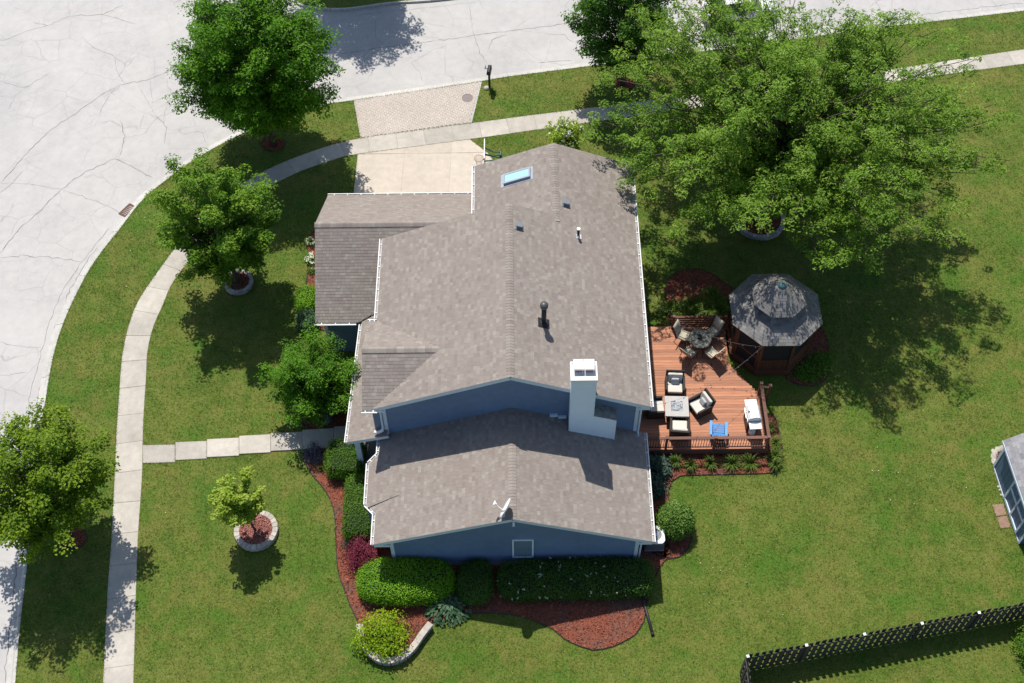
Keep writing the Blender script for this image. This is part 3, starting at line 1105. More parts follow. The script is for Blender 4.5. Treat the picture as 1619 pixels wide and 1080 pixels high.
bed([(478, 718), (484, 735), (493, 750), (515, 777), (528, 807), (531, 853), (534, 900), (541, 923), (555, 960), (566, 985), (572, 1018), (590, 1038), (618, 1046), (645, 1034), (662, 1012), (683, 985), (707, 978), (733, 971), (773, 969),
     (823, 975), (873, 994), (892, 1010), (917, 1022), (937, 1028), (970, 1022), (1005, 1003), (1018, 983), (1022, 955), (1032, 925), (1041, 900), (1050, 888), (1061, 880), (1058, 862), (1030, 850), (960, 860), (800, 880), (640, 870), (600, 800), (600, 720), (560, 700), (520, 708)],
    'red bark mulch bed wrapping the near gable of the house')
bed([(1058, 884), (1074, 881), (1088, 868), (1094, 850), (1084, 830), (1068, 815), (1059, 800), (1057, 775), (1062, 762), (1075, 753), (1100, 751.5), (1160, 750), (1221, 748), (1234, 741), (1237, 715), (1231, 680), (1222, 655), (1205, 660), (1200, 700), (1100, 712), (1030, 712), (1015, 760), (1020, 850), (1035, 878)],
    'red bark mulch bed along the deck and right wall')
bed([(1054, 480), (1052, 455), (1061, 438), (1080, 428), (1103, 426), (1125, 433), (1142, 446), (1157, 456), (1180, 470), (1170, 520), (1100, 520), (1060, 512)], 'shaded mulch bed behind the deck beside the gazebo')
bed([(1270, 515), (1290, 513), (1303, 525), (1310, 550), (1312, 580), (1305, 600), (1285, 611), (1262, 609), (1245, 602), (1240, 560)], 'rounded mulch bed on the lawn side of the gazebo')
bed([(474, 668), (484, 645), (510, 630), (545, 625), (585, 630), (585, 670), (530, 674), (490, 680)], 'mulch under the large shrub beside the front walk')
bed([(487, 375), (494, 368), (520, 368), (560, 420), (560, 520), (500, 520), (478, 505), (474, 480), (484, 452), (487, 410)], 'narrow mulch strip along the garage wall')
bed([(413, 228), (418, 219), (432, 215), (446, 219), (451, 228), (446, 236), (432, 239.5), (418, 236)], 'round dark mulch under the tree by the road')
bed([(88, 850), (96, 838), (114, 832), (132, 838), (138, 850), (132, 862), (114, 868), (96, 862)], 'round purple mulch under the left street tree')
bed([(968, 133), (975, 126), (988, 124), (1000, 127), (1005, 134), (999, 141), (986, 143), (974, 140)], 'round mulch under the tree beside the kerb')

# ------------------------------------------------------------------ house
XR, XL, XM, ZE, ZR = 5.77, -5.67, 0.05, 5.395, 7.733
SLP = (ZR - ZE) / (XR - XM)
Y1, Y2 = 9.03, 13.37
XL2 = -1.545
XM2 = (XR + XL2) / 2
ZR2 = ZE + SLP * (XR - XM2)
GXR, GXL, GXM, GZE, GZR, GYF = 5.73, -5.56, 0.085, 2.79, 4.908, -4.80
GSL = (GZR - GZE) / (GXR - GXM)
WY = 0.33
house = thing('house', 'blue two-storey house with brown shingle roofs and white chimney', 'house')
EXCL.append([(-5.6, -4.8), (5.8, -4.8), (5.8, 13.3), (-1.5, 13.3), (-1.5, 13.2), (-8.6, 13.2), (-8.6, 6.3), (-6.9, 6.3), (-6.9, 0), (-5.6, 0)])


def courses(O, U, V, poly, course, tabw, thick, lap=.02, gap=.005, rng=RNG, corr=.0):
    """overlapping courses of tabs on the plane O + uU + vV, cut to a convex outline; verts, quads, tints"""
    O, U, V = np.array(O, float), unit(np.array(U, float)), unit(np.array(V, float))
    N = np.cross(U, V)
    if N[2] < -1e-6:
        N = -N
    P = np.array(poly, float)
    n = len(P)

    def span(v):
        xs = []
        for i in range(n):
            a, b = P[i], P[(i + 1) % n]
            if abs(a[1] - b[1]) < 1e-9:
                if abs(a[1] - v) < 1e-6:
                    xs += [a[0], b[0]]
                continue
            t = (v - a[1]) / (b[1] - a[1])
            if -1e-6 <= t <= 1 + 1e-6:
                xs.append(a[0] + (b[0] - a[0]) * t)
        return (min(xs), max(xs)) if xs else None
    vmin, vmax = P[:, 1].min(), P[:, 1].max()
    VV, QQ, TT = [], [], []
    k = 0
    v = vmin
    while v < vmax - .01:
        w = min(v + course, vmax)
        s0, s1 = span(v + 1e-5), span(w - 1e-5)
        if s0 is None or s1 is None:
            v = w
            k += 1
            continue
        lo, hi = min(s0[0], s1[0]), max(s0[1], s1[1])
        u = lo - rng.random() * (tabw if tabw < 50 else 0)
        base = rng.normal() * .02
        while u < hi:
            tw = tabw * rng.uniform(.6, 1.4) if tabw < 50 else tabw
            a, b = u + gap * .5, u + tw - gap * .5
            a0, b0 = max(a, s0[0]), min(b, s0[1])
            a1, b1 = max(a, s1[0]), min(b, s1[1])
            if b0 > a0 or b1 > a1:
                if b0 < a0:
                    a0 = b0 = (a0 + b0) / 2
                if b1 < a1:
                    a1 = b1 = (a1 + b1) / 2
                t = thick * (rng.uniform(.75, 1.15) if tabw < 50 else 1)
                i = len(VV)
                VV += [O + U * a0 + V * v + N * t, O + U * b0 + V * v + N * t, O + U * b1 + V * w + N * .003, O + U * a1 + V * w + N * .003,
                       O + U * a0 + V * v + N * .001, O + U * b0 + V * v + N * .001]
                QQ += [(i, i + 1, i + 2, i + 3), (i + 4, i + 5, i + 1, i)]
                tt = float(np.clip(rng.choice([.22, .42, .5, .60, .86], p=[.16, .26, .26, .2, .12]) + rng.normal() * .09 + base, 0, 1))
                TT += [tt, tt]
            u += tw
        v = w
        k += 1
    return np.array(VV), np.array(QQ), np.array(TT)


def roof_slope(root, O, U, V, polys, mat, name='roof_slope', course=.143, tab=.19, slab=.1, thick=.011, slabmat=None):
    """one roof plane: a board deck and the shingles lying on it"""
    Oa, Ua, Va = np.array(O, float), unit(np.array(U, float)), unit(np.array(V, float))
    N = np.cross(Ua, Va)
    if N[2] < 0:
        N = -N
    m = MB()
    for poly in polys:
        n = len(poly)
        A = sum(poly[i][0] * poly[(i + 1) % n][1] - poly[(i + 1) % n][0] * poly[i][1] for i in range(n))
        if (A > 0) != (np.cross(Ua, Va)[2] > 0):
            poly = poly[::-1]
        Tp = [Oa + Ua * p[0] + Va * p[1] for p in poly]
        m.add(Tp + [p - N * slab for p in Tp], [tuple(range(2 * n - 1, n - 1, -1))] + [(i, n + i, n + (i + 1) % n, (i + 1) % n) for i in range(n)], 0, .2)
        m.add(Tp, [tuple(range(n))], 1, .15)
    o = m.build(name, [slabmat or MT['trim'], mat], root)
    Vs, Qs, Ts, b = [], [], [], 0
    for poly in polys:
        v, q, t = courses(Oa + N * .002, Ua, Va, poly, course, tab, thick)
        if len(v):
            Vs.append(v)
            Qs.append(q + b)
            Ts.append(t)
            b += len(v)
    me = np_mesh('shingles', np.concatenate(Vs), np.concatenate(Qs), np.concatenate(Ts))
    mobj('shingles', me, mat, o, 'stuff')
    return o


def ridge_caps(root, a, b, slope, mat, w=.16, step=.145, name='ridge_cap'):
    a, b = Vector(a), Vector(b)
    d = (b - a)
    n = max(1, int(d.length / step))
    d.normalize()
    s = d.cross(Vector((0, 0, 1))).normalized()
    m = MB()
    for k in range(n):
        p0 = a + d * (k * step)
        p1 = a + d * ((k + 1) * step + .03)
        h0, h1 = .034, .020
        sec = [(-w, -w * slope + .012), (-w * .35, -w * slope * .22), (0, 0.004), (w * .35, -w * slope * .22), (w, -w * slope + .012)]
        V = [p0 + s * x + Vector((0, 0, z + h0)) for x, z in sec] + [p1 + s * x + Vector((0, 0, z + h1)) for x, z in sec]
        F = [(i, i + 1, 6 + i, 5 + i) for i in range(4)] + [(0, 5, 5, 5)] * 0
        # butt edge of the cap
        i0 = len(V)
        V += [p0 + s * x + Vector((0, 0, z + h0 - .016)) for x, z in sec]
        F += [(i0 + i, i0 + i + 1, i + 1, i) for i in range(4)]
        m.add(V, F, 0, float(np.clip(random.gauss(.58, .2), 0, 1)))
    return m.build(name, mat, root, kind='stuff')


def slope_len(run, s):
    return run * math.sqrt(1 + s * s)


# --- upper roof: right slope (main and rear in one plane), left slope, rear left slope
c_, s_ = 1 / math.sqrt(1 + SLP ** 2), SLP / math.sqrt(1 + SLP ** 2)
LM, LR = slope_len(XR - XM, SLP), slope_len(XR - XM2, SLP)
r_right = roof_slope(house, (XR, 0, ZE), (0, 1, 0), (-c_, 0, s_), [[(0, 0), (Y1, 0), (Y1, LM), (0, LM)], [(Y1, 0), (Y2, 0), (Y2, LR), (Y1, LR)]], MT['shingle'], 'upper_roof')
roof_slope(house, (XL, 0, ZE), (0, 1, 0), (c_, 0, s_), [[(0, 0), (Y1, 0), (Y1, LM), (0, LM)]], MT['shingle'], 'upper_roof')
roof_slope(house, (XL2, Y1 - 1.5, ZE), (0, 1, 0), (c_, 0, s_), [[(0, 0), (Y2 - Y1 + 1.5, 0), (Y2 - Y1 + 1.5, LR), (0, LR)]], MT['shingle'], 'upper_roof')
ridge_caps(house, (XM, -.02, ZR), (XM, Y1 + .02, ZR), SLP, MT['shingle'])
ridge_caps(house, (XM2, Y1 - .35, ZR2), (XM2, Y2 + .02, ZR2), SLP, MT['shingle'])
# --- near gable roof, left side reaches further over the bay
cg, sg = 1 / math.sqrt(1 + GSL ** 2), GSL / math.sqrt(1 + GSL ** 2)
LG = slope_len(GXR - GXM, GSL)
roof_slope(house, (GXR, GYF, GZE), (0, 1, 0), (-cg, 0, sg), [[(0, 0), (WY - GYF, 0), (WY - GYF, LG), (0, LG)]], MT['shingle'], 'gable_roof')
bx = 0.44
roof_slope(house, (GXL, GYF, GZE), (0, 1, 0), (cg, 0, sg), [[(0, 0), (WY - GYF - .02, 0), (WY - GYF - .02, LG), (0, LG)], [(1.42, 0), (1.92, -bx), (3.82, -bx), (4.20, 0)]], MT['shingle'], 'gable_roof')
ridge_caps(house, (GXM, GYF - .02, GZR), (GXM, WY, GZR), GSL, MT['shingle'])
# small hip line of the bay
ridge_caps(house, (GXL - .36, -3.05, GZE - .10), (GXL + 1.0, -2.7, GZE + GSL * 1.0 + .0), .1, MT['shingle'], w=.045)
# --- garage wing
QX0, QYN, QYF, QZE, QZR = -8.82, 6.27, 13.93, 2.80, 5.19
QYM = (QYN + QYF) / 2
QS = (QZR - QZE) / (QYM - QYN)
cq, sq = 1 / math.sqrt(1 + QS ** 2), QS / math.sqrt(1 + QS ** 2)
LQ = slope_len(QYM - QYN, QS)
roof_slope(house, (QX0, QYN, QZE), (1, 0, 0), (0, cq, sq), [[(0, 0), (1.95, 0), (3.62, .92), (7.0, .97), (7.0, LQ), (0, LQ)]], MT['shingle'], 'garage_roof')
roof_slope(house, (QX0, QYF, QZE), (1, 0, 0), (0, -cq, sq), [[(0, 0), (7.3, 0), (7.3, LQ), (0, LQ)]], MT['shingle'], 'garage_roof')
ridge_caps(house, (QX0 - .02, QYM, QZR), (-2.6, QYM, QZR), QS, MT['shingle'])
# --- cross gable over the left bump-out
KX0, KYN, KYF, KZR = -6.05, -0.02, 4.43, 6.53
KYM = (KYN + KYF) / 2
KS = (KZR - ZE) / (KYM - KYN)
ck, sk = 1 / math.sqrt(1 + KS ** 2), KS / math.sqrt(1 + KS ** 2)
LK = slope_len(KYM - KYN, KS)
KL = -2.81 - KX0
roof_slope(house, (KX0, KYN, ZE + .015), (1, 0, 0), (0, ck, sk), [[(0, 0), (.42, 0), (KL, LK), (0, LK)]], MT['shingle'], 'cross_gable_roof')
roof_slope(house, (KX0, KYF, ZE + .015), (1, 0, 0), (0, -ck, sk), [[(0, 0), (.42, 0), (KL, LK), (0, LK)]], MT['shingle'], 'cross_gable_roof')
ridge_caps(house, (KX0 - .02, KYM, KZR + .015), (-2.85, KYM, KZR + .015), KS, MT['shingle'])
# --- porch roof: low strip along the left wall
PE0, PE1 = np.array([-6.95, -.02, 2.80]), np.array([-6.68, 6.6, 2.80])
PW0 = np.array([-5.20, -.02, 3.30])
pU = unit(PE1 - PE0)
pN = np.cross(pU, PW0 - PE0)
pV = unit(np.cross(pN, pU))
if pV[2] < 0:
    pV = -pV
LP_ = float((PW0 - PE0) @ pV)
roof_slope(house, PE0, pU, pV, [[(0, 0), (6.32, 0), (7.15, LP_), (0.06, LP_)]], MT['shingle'], 'porch_roof')


# --- walls: plain core with lap siding on the faces
def gable_core(x0, x1, y0, y1, xm, zfun, z0=0.0):
    m = MB()
    prof = [(x0, z0), (x1, z0), (x1, zfun(x1)), (xm, zfun(xm)), (x0, zfun(x0))]
    V = [(x, y0, z) for x, z in prof] + [(x, y1, z) for x, z in prof]
    F = [(0, 1, 2, 3, 4), (9, 8, 7, 6, 5)] + [((i + 1) % 5, i, 5 + i, 5 + (i + 1) % 5) for i in range(5)]
    m.add(V, F)
    return m


zmain = lambda x: ZE + SLP * ((XR - x) if x > XM else (x - XL)) - .13
zlow = lambda x: GZE + GSL * ((GXR - x) if x > GXM else (x - GXL)) - .12
wall = gable_core(-5.27, 5.36, WY, Y1 - .3, XM, zmain).build('wall', MT['siding'], house)
zrear = lambda x: ZE + SLP * ((XR - x) if x > XM2 else (x - XL2)) - .13
gable_core(-1.15, 5.36, Y1 - .31, Y2 - .35, XM2, zrear).build('wall', MT['siding'], house)
gable_core(-4.95, 5.24, -4.45, WY + .01, GXM, zlow).build('wall', MT['siding'], house)
gm = MB()
prof = [(QYN + .35, 0), (QYF - .35, 0), (QYF - .35, QZE + QS * .35 - .1), (QYM, QZR - .12), (QYN + .35, QZE + QS * .35 - .1)]
gm.add([(-8.5, y, z) for y, z in prof] + [(-1.2, y, z) for y, z in prof], [(4, 3, 2, 1, 0), (5, 6, 7, 8, 9)] + [(i, (i + 1) % 5, 5 + (i + 1) % 5, 5 + i) for i in range(5)])
gm.build('wall', MT['siding'], house)
km = MB()
prof = [(KYN + .36, 2.9), (KYF - .35, 2.9), (KYF - .35, ZE + KS * .3), (KYM, KZR - .12), (KYN + .36, ZE + KS * .3)]
km.add([(-5.72, y, z) for y, z in prof] + [(-4.5, y, z) for y, z in prof], [(4, 3, 2, 1, 0), (5, 6, 7, 8, 9)] + [(i, (i + 1) % 5, 5 + (i + 1) % 5, 5 + i) for i in range(5)])
km.build('wall', MT['siding'], house)
MB().box(-5.95, -4.9, -3.0, -1.0, .0, 2.45).build('wall', MT['siding'], house)          # bay
fd = MB()
fd.box(-4.97, 5.26, -4.49, -4.40, -.05, .30)
fd.box(-5.29, 5.38, .2, .32, -.05, .3)
fd.box(5.20, 5.27, -4.4, .33, -.05, .30)
fd.build('foundation', MT['stone_gray'], house)


def siding(O, U, poly, name='siding', course=.115):
    v, q, t = courses(O, U, (0, 0, 1), poly, course, 99, .024)
    me = np_mesh(name, v, q, t)
    return mobj(name, me, MT['siding'], house, 'stuff')


siding((0, WY - .004, 0), (1, 0, 0), [(-5.27, 2.6), (5.36, 2.6), (5.36, zmain(5.36)), (XM, zmain(XM)), (-5.27, zmain(-5.27))])
siding((0, -4.454, 0), (1, 0, 0), [(-4.95, .30), (5.24, .30), (5.24, zlow(5.24)), (GXM, zlow(GXM)), (-4.95, zlow(-4.95))])
siding((5.364, 0, 0), (0, 1, 0), [(WY, .3), (Y2 - .35, .3), (Y2 - .35, 5.3), (WY, 5.3)])
siding((5.244, 0, 0), (0, 1, 0), [(-4.45, .3), (WY, .3), (WY, 2.8), (-4.45, 2.8)])
siding((-5.274, 0, 0), (0, -1, 0), [(-6.3, .3), (-WY, .3), (-WY, 5.3), (-6.3, 5.3)])
siding((0, QYN + .346, 0), (1, 0, 0), [(-8.5, .3), (-6.9, .3), (-6.9, 2.8), (-8.5, 2.8)])
siding((-8.504, 0, 0), (0, -1, 0), [(-(QYF - .35), .3), (-(QYN + .35), .3), (-(QYN + .35), QZE + QS * .35 - .1), (-QYM, QZR - .12), (-(QYF - .35), QZE + QS * .35 - .1)])


# --- trim: rake boards, corner boards, fascia
def beam(p0, p1, w, h, name='trim_board', mat='trim', par=None):
    """board from p0 to p1, w thick across, h tall (hanging below the line)"""
    p0, p1 = Vector(p0), Vector(p1)
    d = (p1 - p0)
    L = d.length
    d.normalize()
    side = d.cross(Vector((0, 0, 1)))
    if side.length < 1e-4:
        side = Vector((1, 0, 0))
    side.normalize()
    up = side.cross(d).normalized()
    m = MB()
    V = []
    for t in (p0, p1):
        V += [t - side * w / 2 - up * h, t + side * w / 2 - up * h, t + side * w / 2, t - side * w / 2]
    m.add(V, [(0, 1, 2, 3), (7, 6, 5, 4), (0, 4, 5, 1), (1, 5, 6, 2), (2, 6, 7, 3), (3, 7, 4, 0)])
    return m.build(name, MT[mat], par or house, bevel=.006, seg=1)


RD = .105                                        # the rake boards hang below the roof deck
for (p0, p1, mt, hh) in (((XL, .03, ZE - RD), (XM, .03, ZR - RD), 'trim', .13), ((XM, .031, ZR - RD), (XR, .031, ZE - RD), 'trim', .13),
                         ((XL, Y1 - .03, ZE - RD), (XM, Y1 - .03, ZR - RD), 'trim', .12), ((XL2, Y2 - .03, ZE - RD), (XM2, Y2 - .03, ZR2 - RD), 'trim', .12),
                         ((XM2, Y2 - .031, ZR2 - RD), (XR, Y2 - .031, ZE - RD), 'trim', .12),
                         ((GXL, GYF + .03, GZE - RD), (GXM, GYF + .03, GZR - RD), 'trim', .11), ((GXM, GYF + .031, GZR - RD), (GXR, GYF + .031, GZE - RD), 'trim', .11),
                         ((QX0 + .03, QYN, QZE - RD), (QX0 + .03, QYM, QZR - RD), 'white', .1), ((QX0 + .031, QYM, QZR - RD), (QX0 + .031, QYF, QZE - RD), 'white', .1),
                         ((KX0 + .03, KYN, ZE - RD), (KX0 + .03, KYM, KZR - RD), 'white', .1), ((KX0 + .031, KYM, KZR - RD), (KX0 + .031, KYF, ZE - RD), 'white', .1)):
    beam(p0, p1, .05, hh, 'rake_board', mt)
# eave returns below the rakes
for (x0, x1, y, z) in ((XL, -5.2, -.018, ZE), (5.3, XR, -.018, ZE), (GXL, -4.9, GYF - .018, GZE), (5.2, GXR, GYF - .018, GZE)):
    MB().box(x0, x1, y + .022, y + .32, z - .26, z - .112).build('eave_return', MT['trim'], house)
beam((-6.95, .02, 2.70), (-5.15, .02, 3.20), .05, .12, 'rake_board')
for (x, y, z0, z1) in ((-5.27, WY, 2.9, 5.25), (5.36, WY, 2.75, 5.25), (-4.95, -4.45, .3, 2.7), (5.24, -4.45, .3, 2.7), (-8.5, QYN + .35, .3, 2.8)):
    sx = 1 if x < 0 else -1
    m = MB()
    m.box(min(x - sx * .03, x + sx * .12), max(x - sx * .03, x + sx * .12), y - .035, y + .005, z0, z1)
    m.box(min(x - sx * .03, x - sx * .002), max(x - sx * .03, x - sx * .002), y + .006, y + .12, z0, z1)
    m.build('corner_board', MT['trim'], house)
# porch: column, beam, floor, door
m = MB()
m.box(-6.70, -6.46, .16, .40, .12, 2.62)
m.box(-6.74, -6.42, .12, .44, .12, .3)
m.box(-6.74, -6.42, .12, .44, 2.45, 2.62)
m.build('porch_column', MT['trim'], house, bevel=.01)
MB().box(-6.75, -5.3, .18, .36, 2.62, 2.84).build('porch_beam', MT['trim'], house)
MB().box(-6.72, -6.5, .37, 6.2, 2.62, 2.78).build('porch_beam', MT['trim'], house)
MB().box(-6.8, -4.9, -1.0, 6.4, -.05, .12).build('porch_floor', MT['stone_gray'], house)
dr = MB().box(-5.33, -5.28, 2.0, 2.95, .15, 2.2).build('door', MT['clay'], house)
MB().cbox((-5.36, 2.1, 1.1), (.05, .05, .12)).build('door_handle', MT['steel'], dr)


# --- gutters with hangers
def gutter(p0, p1, out, name='gutter', hang=.62, mat='white'):
    """open U channel from p0 to p1; out = unit vector away from the eave"""
    p0, p1, out = Vector(p0), Vector(p1), Vector(out).normalized()
    d = p1 - p0
    L = d.length
    d.normalize()
    prof = [(0, 0.0), (0, -.11), (.07, -.11), (.13, -.05), (.13, 0.0), (.092, 0.006), (.09, -.05), (.06, -.095), (.012, -.095), (.012, 0)]
    m = MB()
    V = []
    for t in (p0, p1):
        V += [t + out * a + Vector((0, 0, b)) for a, b in prof]
    n = len(prof)
    F = [(i, (i + 1) % n, n + (i + 1) % n, n + i) for i in range(n)]
    F += [tuple(range(n)), tuple(range(2 * n - 1, n - 1, -1))]
    m.add(V, F)
    e = d * .02
    for q, s in ((p0, 1), (p1, -1)):
        m.add([q + out * a + Vector((0, 0, b)) for a, b in prof[:5]] + [q + e * s + out * a + Vector((0, 0, b)) for a, b in prof[:5]], [(0, 1, 2, 3, 4), (9, 8, 7, 6, 5)])
    k = max(2, int(L / hang))
    for i in range(k):
        c = p0 + d * (L * (i + .5) / k)
        ang = math.atan2(d.y, d.x)
        m.cbox((c.x + out.x * .055, c.y + out.y * .055, c.z + .004), (.035, .12, .010), ang)
    o = m.build(name, MT[mat], house)
    q = MB()  # grey strip along the open channel, darker than the white gutter
    V = []
    for t in (p0 + d * .03, p1 - d * .03):
        V += [t + out * a + Vector((0, 0, b)) for a, b in ((.014, -.05), (.089, -.05), (.089, -.04), (.014, -.04))]
    q.add(V, [(0, 1, 2, 3), (7, 6, 5, 4), (0, 4, 5, 1), (1, 5, 6, 2), (2, 6, 7, 3), (3, 7, 4, 0)])
    q.build('inner_strip', MT['inner_strip'], o)
    bm = bmesh.new()
    bm.from_mesh(o.data)
    bmesh.ops.recalc_face_normals(bm, faces=bm.faces)
    bm.to_mesh(o.data)
    bm.free()
    return o


gutter((XR + .005, 0, ZE - .01), (XR + .005, Y2, ZE - .01), (1, 0, 0))
gutter((XL - .005, 4.6, ZE - .01), (XL - .005, Y1, ZE - .01), (-1, 0, 0))
gutter((XL2 - .005, Y1 + 1.3, ZE - .01), (XL2 - .005, Y2, ZE - .01), (-1, 0, 0))
gutter((GXR + .005, GYF, GZE - .01), (GXR + .005, WY - .02, GZE - .01), (1, 0, 0))
bz = GZE - bx * sg
gutter((GXL - .005, GYF, GZE - .01), (GXL - .005, GYF + 1.44, GZE - .01), (-1, 0, 0))
gutter((GXL - .01, GYF + 1.42, GZE - .01), (GXL - bx * cg - .01, GYF + 1.92, bz - .01), (-.75, -.66, 0))
gutter((GXL - bx * cg - .005, GYF + 1.9, bz - .01), (GXL - bx * cg - .005, GYF + 3.84, bz - .01), (-1, 0, 0))
gutter((GXL - bx * cg - .01, GYF + 3.82, bz - .01), (GXL - .01, GYF + 4.2, GZE - .01), (-.66, .75, 0))
gutter((GXL - .005, GYF + 4.2, GZE - .01), (GXL - .005, .1, GZE - .01), (-1, 0, 0))
gutter((QX0 - .02, QYF + .005, QZE - .01), (XL2 - .1, QYF + .005, QZE - .01), (0, 1, 0))
gutter((QX0 - .02, QYN - .005, QZE - .01), (-6.95, QYN - .005, QZE - .01), (0, -1, 0))
gutter(tuple(PE0 + np.array([-.005, 0, -.01])), (-6.70, 6.16, 2.79), (-1, .04, 0))
gutter((KX0 - .02, KYN - .005, ZE - .01), (XL + .25, KYN - .005, ZE - .01), (0, -1, 0))
gutter((KX0 - .02, KYF + .005, ZE - .01), (XL - .02, KYF + .005, ZE - .01), (0, 1, 0))


def downspout(pts, name='downspout', mat='trim'):
    m = MB()
    m.tube(pts, .045, 6)
    return m.build(name, MT[mat], house, smooth=False)


downspout([(XR + .06, .1, ZE - .1), (XR - .1, .15, ZE - .3), (5.45, .26, ZE - .55), (5.45, .26, 2.95), (5.45, .05, 2.85)])
downspout([(XL + .1, .0, ZE - .12), (-5.36, .22, ZE - .4), (-5.36, .22, 3.45), (-5.5, .15, 3.38), (-5.75, .12, 3.3)])
downspout([(GXR + .06, GYF + .15, GZE - .1), (5.36, GYF + .3, GZE - .4), (5.36, -4.42, .2), (5.4, -4.6, .1)])
# white elbow that spills on the porch roof
m = MB()
m.tube([(-5.36, .2, 3.6), (-5.40, .18, 3.42), (-5.58, .12, 3.36), (-5.74, .16, 3.34)], .07, 8)
m.build('downspout_elbow', MT['white'], house, smooth=True)

# --- gable window and its frame
win = MB().box(0.08, .90, -4.490, -4.47, .85, 2.43).build('window', MT['trim'], house)
for (z0, z1) in ((.89, 1.63), (1.65, 2.39)):
    MB().box(.12, .86, -4.502, -4.491, z0, z1).build('pane', MT['screenglass'], win)
m = MB()
for b in ((.05, .115, .81, 2.47), (.865, .93, .81, 2.47)):
    m.box(b[0], b[1], -4.52, -4.46, b[2], b[3])
m.box(.115, .865, -4.52, -4.46, 2.40, 2.47)
m.box(.115, .865, -4.525, -4.46, .81, .88)
m.build('frame', MT['chim'], win)
# flood lamp under the ridge
m = MB()
m.cbox((.12, -4.84, 4.62), (.08, .06, .16))
m.tube([(.12, -4.86, 4.62), (.12, -4.95, 4.58)], [.035, .05], 8)
m.build('gable_lamp', MT['white'], house)

# --- chimney chase on the upper gable
CX0, CX1, CX2, CY0, CY1, CZT = 2.464, 3.424, 4.377, -.286, .50, 7.90
zl = lambda x: GZE + GSL * (GXR - x)
ch = MB()
ch.box(CX0, CX1, CY0, CY1, 3.4, CZT)
chim = ch.build('chimney', MT['chim'], house)
sh = MB()
V = [(CX1 - .02, CY0, 3.2), (CX2, CY0, 2.9), (CX2, WY, 2.9), (CX1 - .02, WY, 3.2), (CX1 - .02, CY0, 5.235), (CX2, CY0, 4.87), (CX2, WY, 4.87), (CX1 - .02, WY, 5.235)]
sh.add(V, [(3, 2, 1, 0), (4, 5, 6, 7), (0, 1, 5, 4), (1, 2, 6, 5), (2, 3, 7, 6), (3, 0, 4, 7)])
sh.build('lower_chase', MT['chim'], chim)
v, q, t = courses((0, CY0 - .003, 0), (1, 0, 0), (0, 0, 1), [(CX0, zl(CX0) - .02), (CX2, zl(CX2) - .02), (CX2, 4.86), (CX1, 5.22), (CX1, 5.225), (CX0, 5.225)], .115, 99, .013)
mobj('siding', np_mesh('siding', v, q, t), MT['chim'], chim, 'stuff')
v, q, t = courses((0, CY0 - .003, 0), (1, 0, 0), (0, 0, 1), [(CX0, 5.225), (CX1, 5.225), (CX1, CZT - .04), (CX0, CZT - .04)], .115, 99, .013)
mobj('siding', np_mesh('siding', v, q, t), MT['chim'], chim, 'stuff')
v, q, t = courses((CX0 - .003, 0, 0), (0, -1, 0), (0, 0, 1), [(-CY1, zl(CX0)), (-CY0, zl(CX0)), (-CY0, CZT - .04), (-CY1, CZT - .04)], .115, 99, .013)
mobj('siding', np_mesh('siding', v, q, t), MT['chim'], chim, 'stuff')
# shoulder flashing
m = MB()
m.add([(CX1 - .01, CY0 - .03, 5.25), (CX2 + .03, CY0 - .03, 4.868), (CX2 + .03, WY - .01, 4.868), (CX1 - .01, WY - .01, 5.25), (CX1 - .01, CY0 - .03, 5.225), (CX2 + .03, CY0 - .03, 4.845), (CX2 + .03, WY - .01, 4.845), (CX1 - .01, WY - .01, 5.225)],
      [(0, 1, 2, 3), (4, 5, 1, 0), (5, 6, 2, 1), (7, 6, 5, 4)])
m.build('shoulder_flashing', MT['capgray'], chim)
# corner trim, cap tray, flues and covers
m = MB()
for (x0, x1) in ((CX0 - .02, CX0 + .07), (CX1 - .07, CX1 + .02)):
    m.box(x0, x1, CY0 - .022, CY0 + .06, 5.25 if x0 > 3 else zl(x0) + .02, CZT - .02)
m.box(CX2 - .07, CX2 + .02, CY0 - .022, CY0 + .06, zl(CX2), 4.84)
m.build('corner_trim', MT['chim'], chim)
m = MB()
a, b, c, d = CX0 - .05, CX1 + .05, CY0 - .05, CY1 + .05
m.box(a, b, c, c + .05, CZT - .1, CZT + .05)
m.box(a, b, d - .05, d, CZT - .1, CZT + .05)
m.box(a, a + .06, c + .05, d - .05, CZT - .1, CZT + .05)
m.box(b - .06, b, c + .05, d - .05, CZT - .1, CZT + .05)
m.box(a + .06, b - .06, c + .05, d - .05, CZT - .1, CZT + .01)
m.build('cap_tray', MT['white'], chim)
for k, x in enumerate((2.74, 3.17)):
    fl = MB().box(x - .15, x + .15, .10, .44, CZT + .012, CZT + .20).build('flue', MT['clay'], chim)
    cv = MB()
    cv.add([(x - .21, 0.0, CZT + .25), (x + .205, 0.0, CZT + .25), (x + .205, .53, CZT + .25), (x - .21, .53, CZT + .25), (x - .17, .05, CZT + .30), (x + .16, .05, CZT + .30), (x + .16, .48, CZT + .30), (x - .17, .48, CZT + .30), ],
           [(3, 2, 1, 0), (4, 5, 6, 7), (0, 1, 5, 4), (1, 2, 6, 5), (2, 3, 7, 6), (3, 0, 4, 7)])
    for (u, w) in ((-.16, .08), (.15, .08), (-.16, .46), (.15, .46)):
        cv.box(x + u - .01, x + u + .01, w - .01, w + .01, CZT + .01, CZT + .25)
    cv.build('flue_cover', MT['white'], fl)
# step flashing where the chase meets the gable roof, and a white vent hood on the wall
m = MB()
for k in range(2):
    x = 2.02 - k * .36
    zz = zlow(x) + .12
    m.box(x - .0, x + .34, .22, .31, zz - .02, zz + .13)
m.build('wall_flashing', MT['trim'], house)

